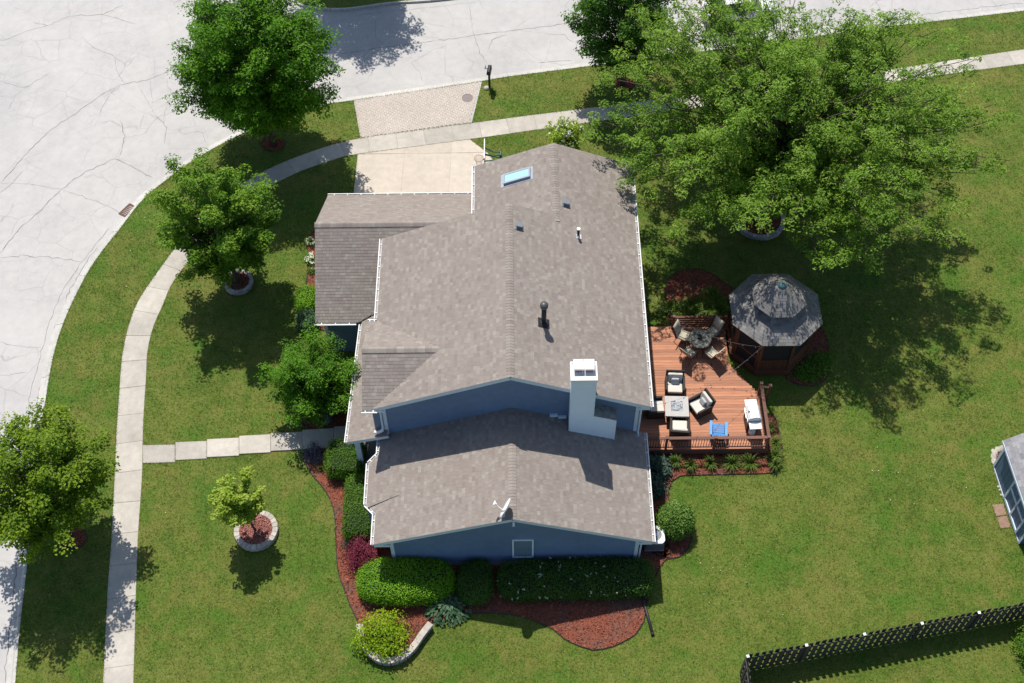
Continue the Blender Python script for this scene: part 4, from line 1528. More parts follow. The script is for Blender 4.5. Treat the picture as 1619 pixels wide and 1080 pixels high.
# --- roof vents, stack, skylight
zm = lambda x: ZE + SLP * (XR - x)
ang = math.atan(SLP)
for (x, y) in ((2.59, 9.83), (.49, 7.82)):
    m = MB()
    m.cbox((x, y, zm(x) + .03), (.42, .4, .02), 0, 0, .5, 0, ang)
    m.cbox((x, y, zm(x) + .1), (.24, .24, .13), 0, 0, .5, 0, ang)
    m.cbox((x, y, zm(x) + .18), (.30, .28, .04), 0, 0, .5, 0, ang)
    m.build('roof_vent', MT['acgray'], house, bevel=.01)
x, y = 3.07, 8.12
pp = MB()
pp.tube([(x, y, zm(x) - .1), (x, y, zm(x) + .5)], .06, 10)
pipe = pp.build('vent_pipe', MT['dark'], house, smooth=True)
m = MB()
m.cbox((x + .03, y - .02, zm(x) + .025), (.22, .24, .015), 0, 0, .5, 0, ang)
m.lathe([(.10, .03), (.07, .12)], (x, y, zm(x)), 12)
m.build('pipe_flashing', MT['white'], pipe)
m = MB()
m.lathe([(.07, .5), (.075, .5), (.075, .54), (.05, .54)], (x, y, zm(x)), 12)
m.build('pipe_rim', MT['galv'], pipe)
x, y = 1.44, 2.98
st = MB()
st.tube([(x, y, zm(x) - .1), (x, y, zm(x) + 1.15)], .105, 14)
stack = st.build('flue_stack', MT['dark'], house, smooth=True)
m = MB()
m.lathe([(.1, 1.1), (.155, 1.13), (.17, 1.2), (.17, 1.3), (.13, 1.36), (.02, 1.39)], (x, y, zm(x)), 16)
m.build('stack_cap', MT['capsteel'], stack, smooth=True)
m = MB()
m.lathe([(.20, 0.0), (.19, .06), (.12, .1)], (x, y, zm(x) + .02), 14)
m.cbox((x, y, zm(x) + .03), (.5, .46, .015), 0, 0, .5, 0, ang)
m.build('stack_flashing', MT['dark'], stack)
# skylight on the rear left slope
zr_ = lambda x: ZE + SLP * (x - XL2)
sx0, sx1, sy0, sy1 = -.16, 1.06, 11.62, 12.2
mat4 = Matrix.Translation((sx0, 0, zr_(sx0))) @ Matrix.Rotation(-ang, 4, 'Y')
Ls = (sx1 - sx0) / math.cos(ang)
m = MB()
m.box(0, Ls, sy0, sy0 + .07, .0, .15, 0, .5, mat4)
m.box(0, Ls, sy1 - .07, sy1, .0, .15, 0, .5, mat4)
m.box(0, .07, sy0 + .07, sy1 - .07, .0, .15, 0, .5, mat4)
m.box(Ls - .07, Ls, sy0 + .07, sy1 - .07, .0, .15, 0, .5, mat4)
m.box(-.16, Ls + .1, sy0 - .1, sy1 + .1, .015, .025, 0, .5, mat4)
skyl = m.build('skylight', MT['flashing'], house)
m = MB()
m.box(.07, Ls - .07, sy0 + .07, sy1 - .07, .10, .14, 0, .5, mat4)
m.build('pane', MT['skyglass'], skyl, bevel=.02)

# --- garage door on the far side
gd = MB().box(-7.9, -3.4, QYF - .352, QYF - .30, .02, 2.2).build('garage_door', MT['white'], house)
for k in range(4):
    MB().box(-7.88, -3.42, QYF - .30, QYF - .285, .04 + k * .54, .54 + k * .54).build('door_panel', MT['white'], gd)

# ------------------------------------------------------------------ satellite dish on the gable roof
dz = GZR - GSL * abs(-.30 - GXM)
dish = thing('satellite_dish', 'small white satellite dish on the near end of the gable roof', 'satellite dish', (-.30, -4.55, dz))
m = MB()
m.cbox((0, 0, .03), (.22, .2, .03), 0, 0, .5, 0, -math.atan(GSL))
m.tube([(0, 0, .03), (0.0, .0, .30), (.12, .02, .46)], .028, 8)
m.build('mast', MT['galv'], dish)
# reflector: shallow bowl facing left, a little towards the back
bm_ = MB()
nrm_ = Vector((-.86, .36, .36)).normalized()
cen_ = Vector((.17, .02, .52))
sv = nrm_.cross(Vector((0, 0, 1))).normalized()
uv = sv.cross(nrm_).normalized()
V, F = [], []
rings = 5
for r in range(rings + 1):
    rr = .42 * r / rings
    for k in range(20):
        w = 2 * math.pi * k / 20
        V.append(cen_ + sv * (rr * math.cos(w)) + uv * (rr * .9 * math.sin(w)) + nrm_ * (rr * rr * .55))
for r in range(rings):
    for k in range(20):
        F.append((r * 20 + k, r * 20 + (k + 1) % 20, (r + 1) * 20 + (k + 1) % 20, (r + 1) * 20 + k))
bm_.add(V, F)
ro = bm_.build('reflector', MT['white'], dish, smooth=True)
sm_ = ro.modifiers.new('solid', 'SOLIDIFY')
sm_.thickness = .015
m = MB()
e0 = cen_ - uv * .30 + nrm_ * .03
e1 = cen_ + nrm_ * .56 - uv * .10
m.tube([e0, e0 * .5 + e1 * .5 - uv * .03, e1], .02, 6)
m.build('feed_arm', MT['white'], dish)
m = MB()
m.tube([e1 - nrm_ * .03 - sv * .09, e1 - nrm_ * .03 + sv * .09], .035, 8)
m.tube([e1, e1 - nrm_ * .12], .04, 8)
m.build('feed_horn', MT['white'], dish)

# ------------------------------------------------------------------ deck
DZ = .45
deck = thing('deck', 'reddish cedar deck with railing at the right side of the house', 'deck', (0, 0, 0))
DP = [(5.42, .80), (11.42, .80), (11.42, 3.75), (10.85, 4.55), (10.2, 5.4), (10.2, 7.5), (5.42, 7.5)]
EXCL.append([(5.3, .7), (11.6, .7), (11.6, 3.9), (10.4, 5.4), (10.4, 7.6), (5.3, 7.6)])
y = .80
W = .146
while y + W < 7.52:
    xr = 11.42 if y + W < 3.75 else (11.42 - (y + W - 3.75) * .72 if y + W < 5.4 else 10.2)
    x0 = 5.42
    cut = random.choice([None, random.uniform(7.2, 9.6)])
    segs = [(x0, xr)] if cut is None else [(x0, cut - .003), (cut + .003, xr)]
    for (a, b) in segs:
        MB().box(a, b, y, y + W - .008, DZ - .035, DZ + random.uniform(-.002, .003)).build('deck_board', MT['deck'], deck)
    y += W
m = MB()
for k in range(15):
    m.box(5.5 + k * .41, 5.54 + k * .41, .84, 3.7 if 5.5 + k * .41 > 10.2 else 7.4, DZ - .2, DZ - .037)
m.build('joist', MT['rail'], deck)
m = MB()
m.box(5.40, 11.46, .74, .79, DZ - .28, DZ - .02)
m.box(11.43, 11.48, .80, 3.75, DZ - .28, DZ - .02)
m.box(5.42, 10.2, 7.52, 7.56, DZ - .28, DZ - .02)
m.build('skirt_board', MT['rail'], deck)
RYF = .86
RH = 1.36


def post(x, y, z1=RH + .05, mat='rail'):
    m = MB()
    m.box(x - .05, x + .05, y - .05, y + .05, 0, z1)
    m.box(x - .07, x + .07, y - .07, y + .07, z1, z1 + .035)
    return m.build('post', MT[mat], deck)


px_ = (6.9, 9.03, 11.36)
for x in px_:
    post(x, RYF)
post(11.36, 3.65)
for (x0, x1) in ((5.42, 6.85), (6.95, 8.98), (9.08, 11.31)):
    MB().box(x0, x1, RYF - .07, RYF + .07, RH - .02, RH + .02).build('cap_rail', MT['rail'], deck)
    m = MB()
    m.box(x0, x1, RYF - .02, RYF + .02, RH - .10, RH - .022)
    m.box(x0, x1, RYF - .02, RYF + .02, DZ + .10, DZ + .17)
    m.build('rail', MT['rail'], deck)
    n = int((x1 - x0) / .115)
    for k in range(n):
        x = x0 + (k + .5) * (x1 - x0) / n
        MB().box(x - .011, x + .011, RYF - .011, RYF + .011, DZ + .17, RH - .10).build('baluster', MT['dark'], deck)
MB().box(11.29, 11.43, .94, 3.60, RH - .02, RH + .02).build('cap_rail', MT['rail'], deck)
m = MB()
m.box(11.34, 11.38, .91, 3.60, RH - .10, RH - .022)
m.box(11.34, 11.38, .91, 3.60, DZ + .10, DZ + .17)
m.build('rail', MT['rail'], deck)
for k in range(23):
    y = .98 + k * .115
    MB().box(11.349, 11.371, y - .011, y + .011, DZ + .17, RH - .10).build('baluster', MT['dark'], deck)
# short return rail and steps by the gazebo
post(11.75, 3.52)
MB().box(11.42, 11.70, 3.48, 3.58, RH - .12, RH - .06).build('cap_rail', MT['rail'], deck)
# back rail behind the round table
for x in (7.72, 10.15):
    post(x, 7.42, RH + .05)
MB().box(7.77, 10.10, 7.36, 7.48, RH - .02, RH + .02).build('cap_rail', MT['gwood'], deck)
m = MB()
for z in (.62, .78, .94, 1.10, 1.26):
    m.box(7.77, 10.10, 7.40, 7.44, z - .05, z + .05)
m.build('rail', MT['gwood'], deck)

# ------------------------------------------------------------------ deck furniture


def lounge_chair(name, label, x, y, face, group='wicker lounge chairs round the fire table', pillow=True):
    """face = direction the sitter looks, radians; local +Y is forward"""
    t = thing(name, label, 'armchair', (x, y, DZ), face - math.pi / 2, group)
    w, d = .40, .40
    fr = MB()
    fr.box(-w, w, -d, d, .06, .26)
    for sx in (-1, 1):
        fr.box(sx * w - .035, sx * w + .035, -d, d - .02, .05, .56)
        fr.cbox((sx * (w), 0, .58), (.10, .74, .045), 0, 0, .5, rad(-4))
    for (sx, sy) in ((-1, -1), (1, -1), (-1, 1), (1, 1)):
        fr.box(sx * .36 - .03, sx * .36 + .03, sy * .36 - .03, sy * .36 + .03, 0, .07)
    fr.build('frame', MT['wicker'], t, bevel=.015)
    bk = MB()
    bk.cbox((0, -d - .02, .56), (.84, .08, .66), 0, 0, .5, rad(14))
    bk.build('backrest', MT['wicker'], t, bevel=.02)
    MB().cbox((0, .04, .34), (.68, .70, .16)).build('seat_cushion', MT['cushion'], t, bevel=.05, seg=3)
    MB().cbox((0, -.30, .62), (.68, .15, .46), 0, 0, .5, rad(14)).build('back_cushion', MT['cushion'], t, bevel=.06, seg=3)
    if pillow:
        MB().cbox((.0, -.13, .56), (.36, .13, .30), 0, 0, .5, rad(24)).build('pillow', MT['pillow'], t, bevel=.06, seg=3)
    return t


def on_deck(px, py, h=.3):
    p = at(px, py, DZ + h)
    return float(p[0]), float(p[1])


x, y = on_deck(1067, 609, .4)
lounge_chair('lounge_chair', 'wicker armchair with cream cushions behind the fire table, facing the camera', x, y, rad(-93))
x, y = on_deck(1107, 640, .4)
lounge_chair('lounge_chair', 'wicker armchair with cream cushions turned at an angle right of the fire table', x, y, rad(208))
x, y = on_deck(1074.5, 676, .4)
lounge_chair('lounge_chair', 'wicker armchair with its back to the deck railing, nearest the camera', x, y, rad(84), pillow=False)
x, y = on_deck(1036, 643, .4)
lounge_chair('lounge_chair', 'wicker armchair half hidden under the roof corner left of the fire table', x, y, rad(4), pillow=False)

x, y = on_deck(1070, 642.5, .6)
ft = thing('fire_table', 'square pale grey fire table with glass pebbles in its burner', 'fire table', (x, y, DZ), rad(-2))
MB().box(-.42, .42, -.42, .42, 0, .54).build('base', MT['wicker'], ft, bevel=.02)
m = MB()
tw, bwid = .53, .26
m.box(-tw, tw, -tw, -bwid, .54, .62)
m.box(-tw, tw, bwid, tw, .54, .62)
m.box(-tw, -bwid, -bwid, bwid, .54, .62)
m.box(bwid, tw, -bwid, bwid, .54, .62)
m.build('tabletop', MT['tabletop'], ft)
m = MB()
m.box(-bwid, bwid, -bwid, bwid, .545, .585)
br = m.build('burner_tray', MT['acgray'], ft)
m = MB()
for k in range(150):
    s = random.uniform(.025, .05)
    m.cbox((random.uniform(-.24, .24), random.uniform(-.24, .24), .59 + random.random() * .02), (s * random.uniform(1, 1.8), s, s), random.random() * 3, 0, random.random(), random.random(), random.random())
m.build('glass_pebbles', MT['fireglass'], br, kind='stuff')

# adirondack chair
x, y = on_deck(1136, 683, .4)
ad = thing('adirondack_chair', 'bright blue slatted adirondack chair standing by the deck railing', 'chair', (x, y + .1, DZ), rad(-7))
for k in range(6):
    m = MB()
    xx = -.25 + k * .10
    m.cbox((xx, -.40, .56), (.088, .022, .78 - abs(k - 2.5) * .05), 0, 0, .5, rad(44))
    m.build('back_slat', MT['blueplastic'], ad, bevel=.006)
for k in range(5):
    m = MB()
    m.cbox((0, .28 - k * .105, .36 - k * .022), (.56, .095, .022), 0, 0, .5, rad(12))
    m.build('seat_slat', MT['blueplastic'], ad, bevel=.006)
for sx in (-1, 1):
    m = MB()
    m.cbox((sx * .34, .0, .56), (.13, .74, .024))
    m.build('armrest', MT['blueplastic'], ad, bevel=.02)
    m = MB()
    m.box(sx * .31 - .02, sx * .31 + .02, .24, .33, 0, .55)
    m.build('leg', MT['blueplastic'], ad)
    m = MB()
    m.cbox((sx * .28, -.05, .22), (.03, .86, .09), 0, 0, .5, rad(14))
    m.box(sx * .31 - .02, sx * .31 + .02, -.36, -.29, 0, .55)
    m.build('leg', MT['blueplastic'], ad)
m = MB()
m.cbox((0, -.26, .38), (.56, .03, .06), 0, 0, .5, rad(44))
m.cbox((0, -.56, .68), (.52, .03, .06), 0, 0, .5, rad(44))
m.build('back_brace', MT['blueplastic'], ad)

# gas grill, long axis along the right railing, knobs towards the house
x, y = on_deck(1191, 655, .9)
gr = thing('gas_grill', 'white gas grill with side shelves beside the right deck railing', 'grill', (x, y, DZ), rad(3))
m = MB()
m.box(-.28, .28, -.36, .36, .12, .80)
m.build('cabinet', MT['dark'], gr, bevel=.01)
m = MB()
m.box(-.33, .30, -.40, .40, .80, .93)
m.build('firebox', MT['steel'], gr, bevel=.015)
ld = MB()
prof = [(-.31, .93), (-.30, 1.04), (-.20, 1.16), (.0, 1.21), (.20, 1.16), (.29, 1.02), (.29, .93)]
V = [(x_, -.37, z_) for x_, z_ in prof] + [(x_, .37, z_) for x_, z_ in prof]
n = len(prof)
ld.add(V, [tuple(range(n)), tuple(range(2 * n - 1, n - 1, -1))] + [(i + 1, i, n + i, n + i + 1) for i in range(n - 1)])
lid = ld.build('lid', MT['grillwhite'], gr, bevel=.02)
m = MB()
m.tube([(-.36, -.28, 1.02), (-.38, -.26, 1.03), (-.38, .26, 1.03), (-.36, .28, 1.02)], .016, 8)
m.build('lid_handle', MT['steel'], lid)
m = MB()
m.lathe([(.045, 0), (.045, .012)], (-.22, 0, 1.155), 12)
m.build('thermometer', MT['dark'], lid)
for (a, b) in ((-.78, -.41), (.41, .78)):
    MB().box(-.28, .27, a, b, .87, .92).build('side_shelf', MT['grillwhite'], gr, bevel=.02)
for k in range(4):
    m = MB()
    m.tube([(-.33, -.24 + k * .16, .865), (-.385, -.24 + k * .16, .865)], .032, 10)
    m.build('knob', MT['dark'], gr)
for (sx, sy) in ((-1, -1), (1, -1), (-1, 1), (1, 1)):
    m = MB()
    m.tube([(sx * .24 - .02, sy * .30, .06), (sx * .24 + .02, sy * .30, .06)], .06, 10)
    m.box(sx * .24 - .015, sx * .24 + .015, sy * .30 - .015, sy * .30 + .015, .06, .14)
    m.build('caster', MT['dark'], gr)
x, y = on_deck(1189, 681, .2)
tk = thing('gas_bottle', 'white gas bottle standing beside the near end of the grill', 'gas bottle', (x, y, DZ))
m = MB()
m.lathe([(.13, 0), (.15, .03), (.155, .08), (.155, .30), (.12, .38), (.04, .41), (.03, .44)], n=20)
m.build('bottle', MT['white'], tk, smooth=True)
m = MB()
m.lathe([(.10, .36), (.10, .47), (.093, .47), (.093, .36)], n=16, caps=False)
m.build('collar', MT['white'], tk)
m = MB()
m.tube([(0, 0, .43), (0, 0, .48)], .02, 8)
m.tube([(-.04, 0, .485), (.04, 0, .485)], .015, 6)
m.build('valve', MT['steel'], tk)

# round dining table and four sling chairs
tx, ty = on_deck(1106.6, 535, .72)
dt = thing('patio_table', 'round glass-topped patio table between four beige chairs', 'table', (tx, ty, DZ))
m = MB()
m.lathe([(.02, .70), (.52, .70), (.53, .71), (.52, .72), (.02, .72)], n=36)
m.build('tabletop', MT['tableglass'], dt, smooth=False)
m = MB()
m.lathe([(.50, .685), (.54, .69), (.545, .71), (.535, .712), (.53, .70), (.50, .695)], n=36, caps=False)
m.build('rim', MT['bronze'], dt)
for k in range(4):
    a = k * math.pi / 2 + .5
    m = MB()
    m.tube([(.46 * math.cos(a), .46 * math.sin(a), .69), (.30 * math.cos(a), .30 * math.sin(a), .35), (.40 * math.cos(a), .40 * math.sin(a), 0)], .018, 6)
    m.build('leg', MT['bronze'], dt)
lant = thing('lantern', 'small black lantern standing on the round patio table', 'lantern', (tx - .02, ty + .04, DZ + .72))
m = MB()
m.lathe([(.10, 0), (.10, .02), (.07, .03)], n=8)
m.build('base', MT['dark'], lant)
for k in range(4):
    a = k * math.pi / 2 + .4
    MB().cbox((.07 * math.cos(a), .07 * math.sin(a), .10), (.012, .012, .15)).build('post', MT['dark'], lant)
m = MB()
m.lathe([(.10, .17), (.10, .185), (.03, .25), (.015, .27)], n=8)
m.build('roof', MT['dark'], lant)
m = MB()
m.lathe([(.035, .03), (.035, .12), (.01, .125)], n=10)
m.build('candle', MT['cushion'], lant)


def sling_chair(label, ang, dist=.74, turn=0.0):
    x, y = tx + math.cos(ang) * dist, ty + math.sin(ang) * dist
    t = thing('sling_chair', label, 'chair', (x, y, DZ), ang + math.pi / 2 + turn, 'beige sling chairs round the patio table')
    # local +Y points at the table
    V, F = [], []
    prof = [(.27, .40), (.22, .43), (.0, .40), (-.20, .41), (-.27, .50), (-.34, .72), (-.42, .95), (-.50, 1.08)]
    for (yy, z) in prof:
        V += [(-.26, yy, z), (-.09, yy, z - .015), (.09, yy, z - .015), (.26, yy, z)]
    for i in range(len(prof) - 1):
        for k in range(3):
            F.append((i * 4 + k, i * 4 + k + 1, i * 4 + 4 + k + 1, i * 4 + 4 + k))
    m = MB()
    m.add(V[:20], [f for f in F if max(f) < 20])
    o = m.build('seat', MT['sling'], t, smooth=True)
    o.modifiers.new('solid', 'SOLIDIFY').thickness = .02
    m = MB()
    m.add(V[16:], [tuple(i - 16 for i in f) for f in F if min(f) >= 16])
    o = m.build('backrest', MT['sling'], t, smooth=True)
    o.modifiers.new('solid', 'SOLIDIFY').thickness = .02
    for sx in (-1, 1):
        m = MB()
        m.tube([(sx * .28, yy, z) for yy, z in prof], .016, 6)
        m.build('side_rail', MT['bronze'], t)
        m = MB()
        m.tube([(sx * .29, .26, 0), (sx * .29, .28, .42), (sx * .30, .22, .62), (sx * .30, -.05, .65), (sx * .29, -.31, .62)], .016, 6)
        m.build('armrest', MT['bronze'], t)
        m = MB()
        m.tube([(sx * .27, -.18, .42), (sx * .29, -.34, 0)], .016, 6)
        m.build('leg', MT['bronze'], t)
    return t


sling_chair('beige sling chair at the far left of the round patio table', rad(150), .80)
sling_chair('beige sling chair at the far right of the round patio table, near the gazebo', rad(40), .82)
sling_chair('beige sling chair at the near left of the round patio table', rad(228), .78)
sling_chair('beige sling chair at the near right of the round patio table', rad(312), .80)

# ------------------------------------------------------------------ gazebo
GC = (12.17, 6.80)
gz = thing('gazebo', 'octagonal wooden gazebo with two-tier grey shingle roof beside the deck', 'gazebo', (GC[0], GC[1], 0))
EXCL.append([(GC[0] + 2.05 * math.cos(rad(22.5 + 45 * k)), GC[1] + 2.05 * math.sin(rad(22.5 + 45 * k))) for k in range(8)])


def oct_(r, z):
    return [(r * math.cos(rad(22.5 + 45 * k)), r * math.sin(rad(22.5 + 45 * k)), z) for k in range(8)]


def oct_tier(r0, z0, r1, z1, name):
    A, B = oct_(r0, z0), oct_(r1, z1)
    slopes = []
    for k in range(8):
        a0, a1 = np.array(A[k]), np.array(A[(k + 1) % 8])
        b0, b1 = np.array(B[k]), np.array(B[(k + 1) % 8])
        U = unit(a1 - a0)
        mid = (b0 + b1) / 2 - (a0 + a1) / 2
        Vv = unit(mid)
        L = float(np.linalg.norm(a1 - a0))
        h = float(np.linalg.norm(mid))
        lb = float(np.linalg.norm(b1 - b0))
        roof_slope(gz, a0, U, Vv, [[(0, 0), (L, 0), (L / 2 + lb / 2, h), (L / 2 - lb / 2, h)]], MT['gshingle'], name, .145, .24, .05, .010, MT['gwood'])


EV = 2.75
oct_tier(2.2, EV, 0.98, 3.40, 'lower_roof')
oct_tier(1.26, 3.72, .14, 4.60, 'upper_roof')
m = MB()
m.add(oct_(1.02, 3.20) + oct_(1.02, 3.75), [(k, (k + 1) % 8, 8 + (k + 1) % 8, 8 + k) for k in range(8)])
m.build('cupola_wall', MT['gwood'], gz)
m = MB()
m.lathe([(.21, 4.54), (.21, 4.58), (.17, 4.65), (.10, 4.70), (.03, 4.73)], n=16)
m.build('finial', MT['copper'], gz, smooth=True)
for (x_, y_, _) in oct_(1.86, 0):
    MB().box(x_ - .065, x_ + .065, y_ - .065, y_ + .065, .38, EV - .02).build('post', MT['gwood'], gz)
m = MB()
m.prism([(p[0], p[1]) for p in oct_(2.0, 0)], .30, .38)
m.build('floor', MT['gwood'], gz)
fo = oct_(1.98, 0)
for k in range(8):
    a0, a1 = np.array(fo[k][:2]), np.array(fo[(k + 1) % 8][:2])
    n_ = 10
    U = unit(a1 - a0)
    L = np.linalg.norm(a1 - a0)
    an = math.atan2(U[1], U[0])
    m = MB()
    for j in range(n_):
        c = a0 + U * L * (j + .5) / n_
        m.cbox((c[0], c[1], .15), (L / n_ - .012, .02, .30), an, 0, random.random())
    m.build('skirt_panel', MT['gwood'], gz)
    # half wall of upright boards, sill, screen and top beam
    w0, w1 = np.array(oct_(1.86, 0)[k][:2]), np.array(oct_(1.86, 0)[(k + 1) % 8][:2])
    U = unit(w1 - w0)
    w0, w1 = w0 + U * .07, w1 - U * .07
    L = np.linalg.norm(w1 - w0)
    an = math.atan2(U[1], U[0])
    mid = (w0 + w1) / 2
    door = (k == 4)
    if not door:
        for j in range(9):
            c = w0 + U * L * (j + .5) / 9
            MB().cbox((c[0], c[1], .76), (L / 9 - .01, .025, .74), an).build('wall_board', MT['gwood'], gz)
        MB().cbox((mid[0], mid[1], 1.15), (L, .10, .05), an).build('sill', MT['gwood'], gz)
    MB().cbox((mid[0], mid[1], 1.85 if not door else 1.42), (L, .012, 1.35 if not door else 2.05), an).build('screen', MT['screen'], gz)
    MB().cbox((mid[0], mid[1], 2.6), (L, .08, .22), an).build('top_beam', MT['gwood'], gz)
    if door:
        m = MB()
        for s in (-1, 1):
            c = mid + U * s * (L / 2 - .05)
            m.cbox((c[0], c[1], 1.42), (.09, .05, 2.05), an)
        for z in (.42, 1.2, 2.42):
            m.cbox((mid[0], mid[1], z), (L - .2, .05, .1), an)
        m.build('door_frame', MT['gwood'], gz)

# string lights between gazebo and house


def string_light(label, p0, p1, sag, n=9):
    t = thing('string_light', label, 'string lights', p0, 0, 'string lights over the deck')
    a, b = np.zeros(3), np.array(p1) - np.array(p0)
    s = np.linspace(0, 1, 22)
    pts = [a + (b - a) * u + np.array([0, 0, -sag * 4 * u * (1 - u)]) for u in s]
    m = MB()
    m.tube(pts, .005, 4)
    m.build('wire', MT['wire'], t)
    for k in range(n):
        u = (k + .5) / n
        p = a + (b - a) * u + np.array([0, 0, -sag * 4 * u * (1 - u)])
        m = MB()
        m.tube([p, p - np.array([0, 0, .05])], .014, 6)
        so_ = m.build('socket', MT['dark'], t)
        m = MB()
        m.lathe([(.01, -.05), (.02, -.07), (.02, -.09), (.008, -.11)], p, 8)
        m.build('bulb', MT['headlight'], so_, smooth=True)


gcor = [(GC[0] + p[0], GC[1] + p[1], p[2] - .08) for p in oct_(2.18, EV)]
string_light('string of bulbs from the near gazebo corner to the house corner', gcor[5], (5.85, .2, 5.2), 1.0, 12)
string_light('string of bulbs from the near gazebo corner to the middle of the eave', gcor[5], (5.85, 6.0, 5.2), .9, 10)

# ------------------------------------------------------------------ air conditioner, drain pipe
x, y = axy(1035.5, 845, .8)
ac = thing('air_conditioner', 'grey air conditioner with white top and round fan at the near right corner', 'air conditioner', (x, y, 0))
m = MB()
m.box(-.42, .42, -.42, .42, 0, .06)
m.build('pad', MT['stone_gray'], ac)
MB().box(-.37, .37, -.37, .37, .06, .72).build('cabinet', MT['acgray'], ac, bevel=.04)
for s in range(9):
    z = .12 + s * .065
    m = MB()
    for (a, b, c, d) in ((-.38, .38, -.385, -.375), (-.38, .38, .375, .385), (-.385, -.375, -.37, .37), (.375, .385, -.37, .37)):
        m.box(a, b, c, d, z, z + .02)
    m.build('louver', MT['acgray'], ac)
m = MB()
N_ = 32
V, F = [], []
for k in range(N_):
    w = 2 * math.pi * k / N_
    cx_, cy_ = math.cos(w), math.sin(w)
    q = .41 / max(abs(cx_), abs(cy_))
    q = min(q, .50)
    V += [(.29 * cx_, .29 * cy_, .80), (q * cx_, q * cy_, .78), (q * cx_, q * cy_, .71), (.29 * cx_, .29 * cy_, .66)]
for k in range(N_):
    j = (k + 1) % N_
    F += [(k * 4, k * 4 + 1, j * 4 + 1, j * 4), (k * 4 + 1, k * 4 + 2, j * 4 + 2, j * 4 + 1), (j * 4, j * 4 + 3, k * 4 + 3, k * 4)]
m.add(V, F)
m.build('top_cover', MT['white'], ac)
fan = MB()
fan.lathe([(.29, .70), (.02, .70)], n=20)
fo_ = fan.build('fan_well', MT['dark'], ac)
m = MB()
for r in (.08, .15, .22, .28):
    m.tube([(r * math.cos(2 * math.pi * k / 20), r * math.sin(2 * math.pi * k / 20), .795) for k in range(21)], .006, 4)
m.lathe([(.09, .76), (.09, .80), (.05, .815)], n=14)
m.build('fan_guard', MT['galv'], ac)
for k in range(3):
    m = MB()
    a = k * 2.094 + .4
    m.cbox((.16 * math.cos(a), .16 * math.sin(a), .745), (.22, .13, .012), a, 0, .5, rad(18))
    m.build('fan_blade', MT['galv'], fo_)

p0, p1 = axy(1010, 926), axy(1032, 1005)
dp = thing('drain_pipe', 'black drain pipe lying from the long hedge onto the lawn', 'pipe', (p0[0], p0[1], 0))
dxy = np.array(p1) - np.array(p0)
m = MB()
m.tube([(0, 0, .16), (dxy[0] * .25, dxy[1] * .25, .12), (dxy[0] * .6, dxy[1] * .6, .085), (dxy[0], dxy[1], .08)], .062, 12)
m.build('pipe', MT['dark'], dp, smooth=True)
for u in (.42, .98):
    m = MB()
    c = np.array([dxy[0] * u, dxy[1] * u, .10 if u < .6 else .08])
    d = unit(np.array([dxy[0], dxy[1], 0]))
    m.tube([c - d * .05, c + d * .05], .072, 12)
    m.build('coupling', MT['dark'], dp, smooth=True)

# ------------------------------------------------------------------ stone rings and retaining wall


def block_ring(name, label, px, py, r, w, h, n, mat, chipmat='chip'):
    x, y = axy(px, py)
    t = thing(name, label, 'planter', (x, y, 0))
    mf = MB()
    mf.lathe([(r - w * .5, 0.0), (r - w * .6, h - .06), (.05, h - .02)], n=28)
    mu = mf.build('mulch', MT['mulch'], t)
    q = RNG.normal(size=(1400, 2))
    q = unit(q) * (RNG.random((1400, 1)) ** .5) * (r - w)
    nn = np.stack([RNG.normal(size=1400) * .5, RNG.normal(size=1400) * .5, np.ones(1400)], 1)
    me = leaf_mesh('bark_chips', np.c_[q, np.full(1400, h - .02) + RNG.random(1400) * .03], nn, RNG.uniform(.04, .12, 1400), RNG.random(1400), .4)
    mobj('bark_chips', me, MT[chipmat], mu, 'stuff')
    layers = 2
    for L in range(layers):
        z0, z1 = h * L / layers, h * (L + 1) / layers - .004
        for k in range(n):
            a0 = 2 * math.pi * (k + .5 * L) / n + .006
            a1 = 2 * math.pi * (k + 1 + .5 * L) / n - .006
            am = (a0 + a1) / 2
            ro_, ri_ = r + random.uniform(-.008, .01), r - w
            poly = [(ro_ * math.cos(a0), ro_ * math.sin(a0)), (ro_ * 1.005 * math.cos(am), ro_ * 1.005 * math.sin(am)), (ro_ * math.cos(a1), ro_ * math.sin(a1)),
                    (ri_ * math.cos(a1), ri_ * math.sin(a1)), (ri_ * math.cos(a0), ri_ * math.sin(a0))]
            MB().prism(poly, z0, z1 + random.uniform(-.003, .003), 0, random.random()).build('block', mat, t, bevel=.01, seg=1)
    EXCL.append([(x + (r + .03) * math.cos(2 * math.pi * k / 24), y + (r + .03) * math.sin(2 * math.pi * k / 24)) for k in range(24)])
    return t


block_ring('stone_planter', 'grey block ring round the trunk of the maple by the garage', 378, 449, .72, .18, .24, 20, MT['blockgray'])
block_ring('stone_planter', 'cream block ring with pink mulch round the small young tree', 406, 841, .94, .23, .26, 24, MT['block'], 'pinkchip')
block_ring('stone_planter', 'block ring under the large spreading tree in the back yard', 1200, 350, 1.28, .20, .26, 30, MT['blockgray'])

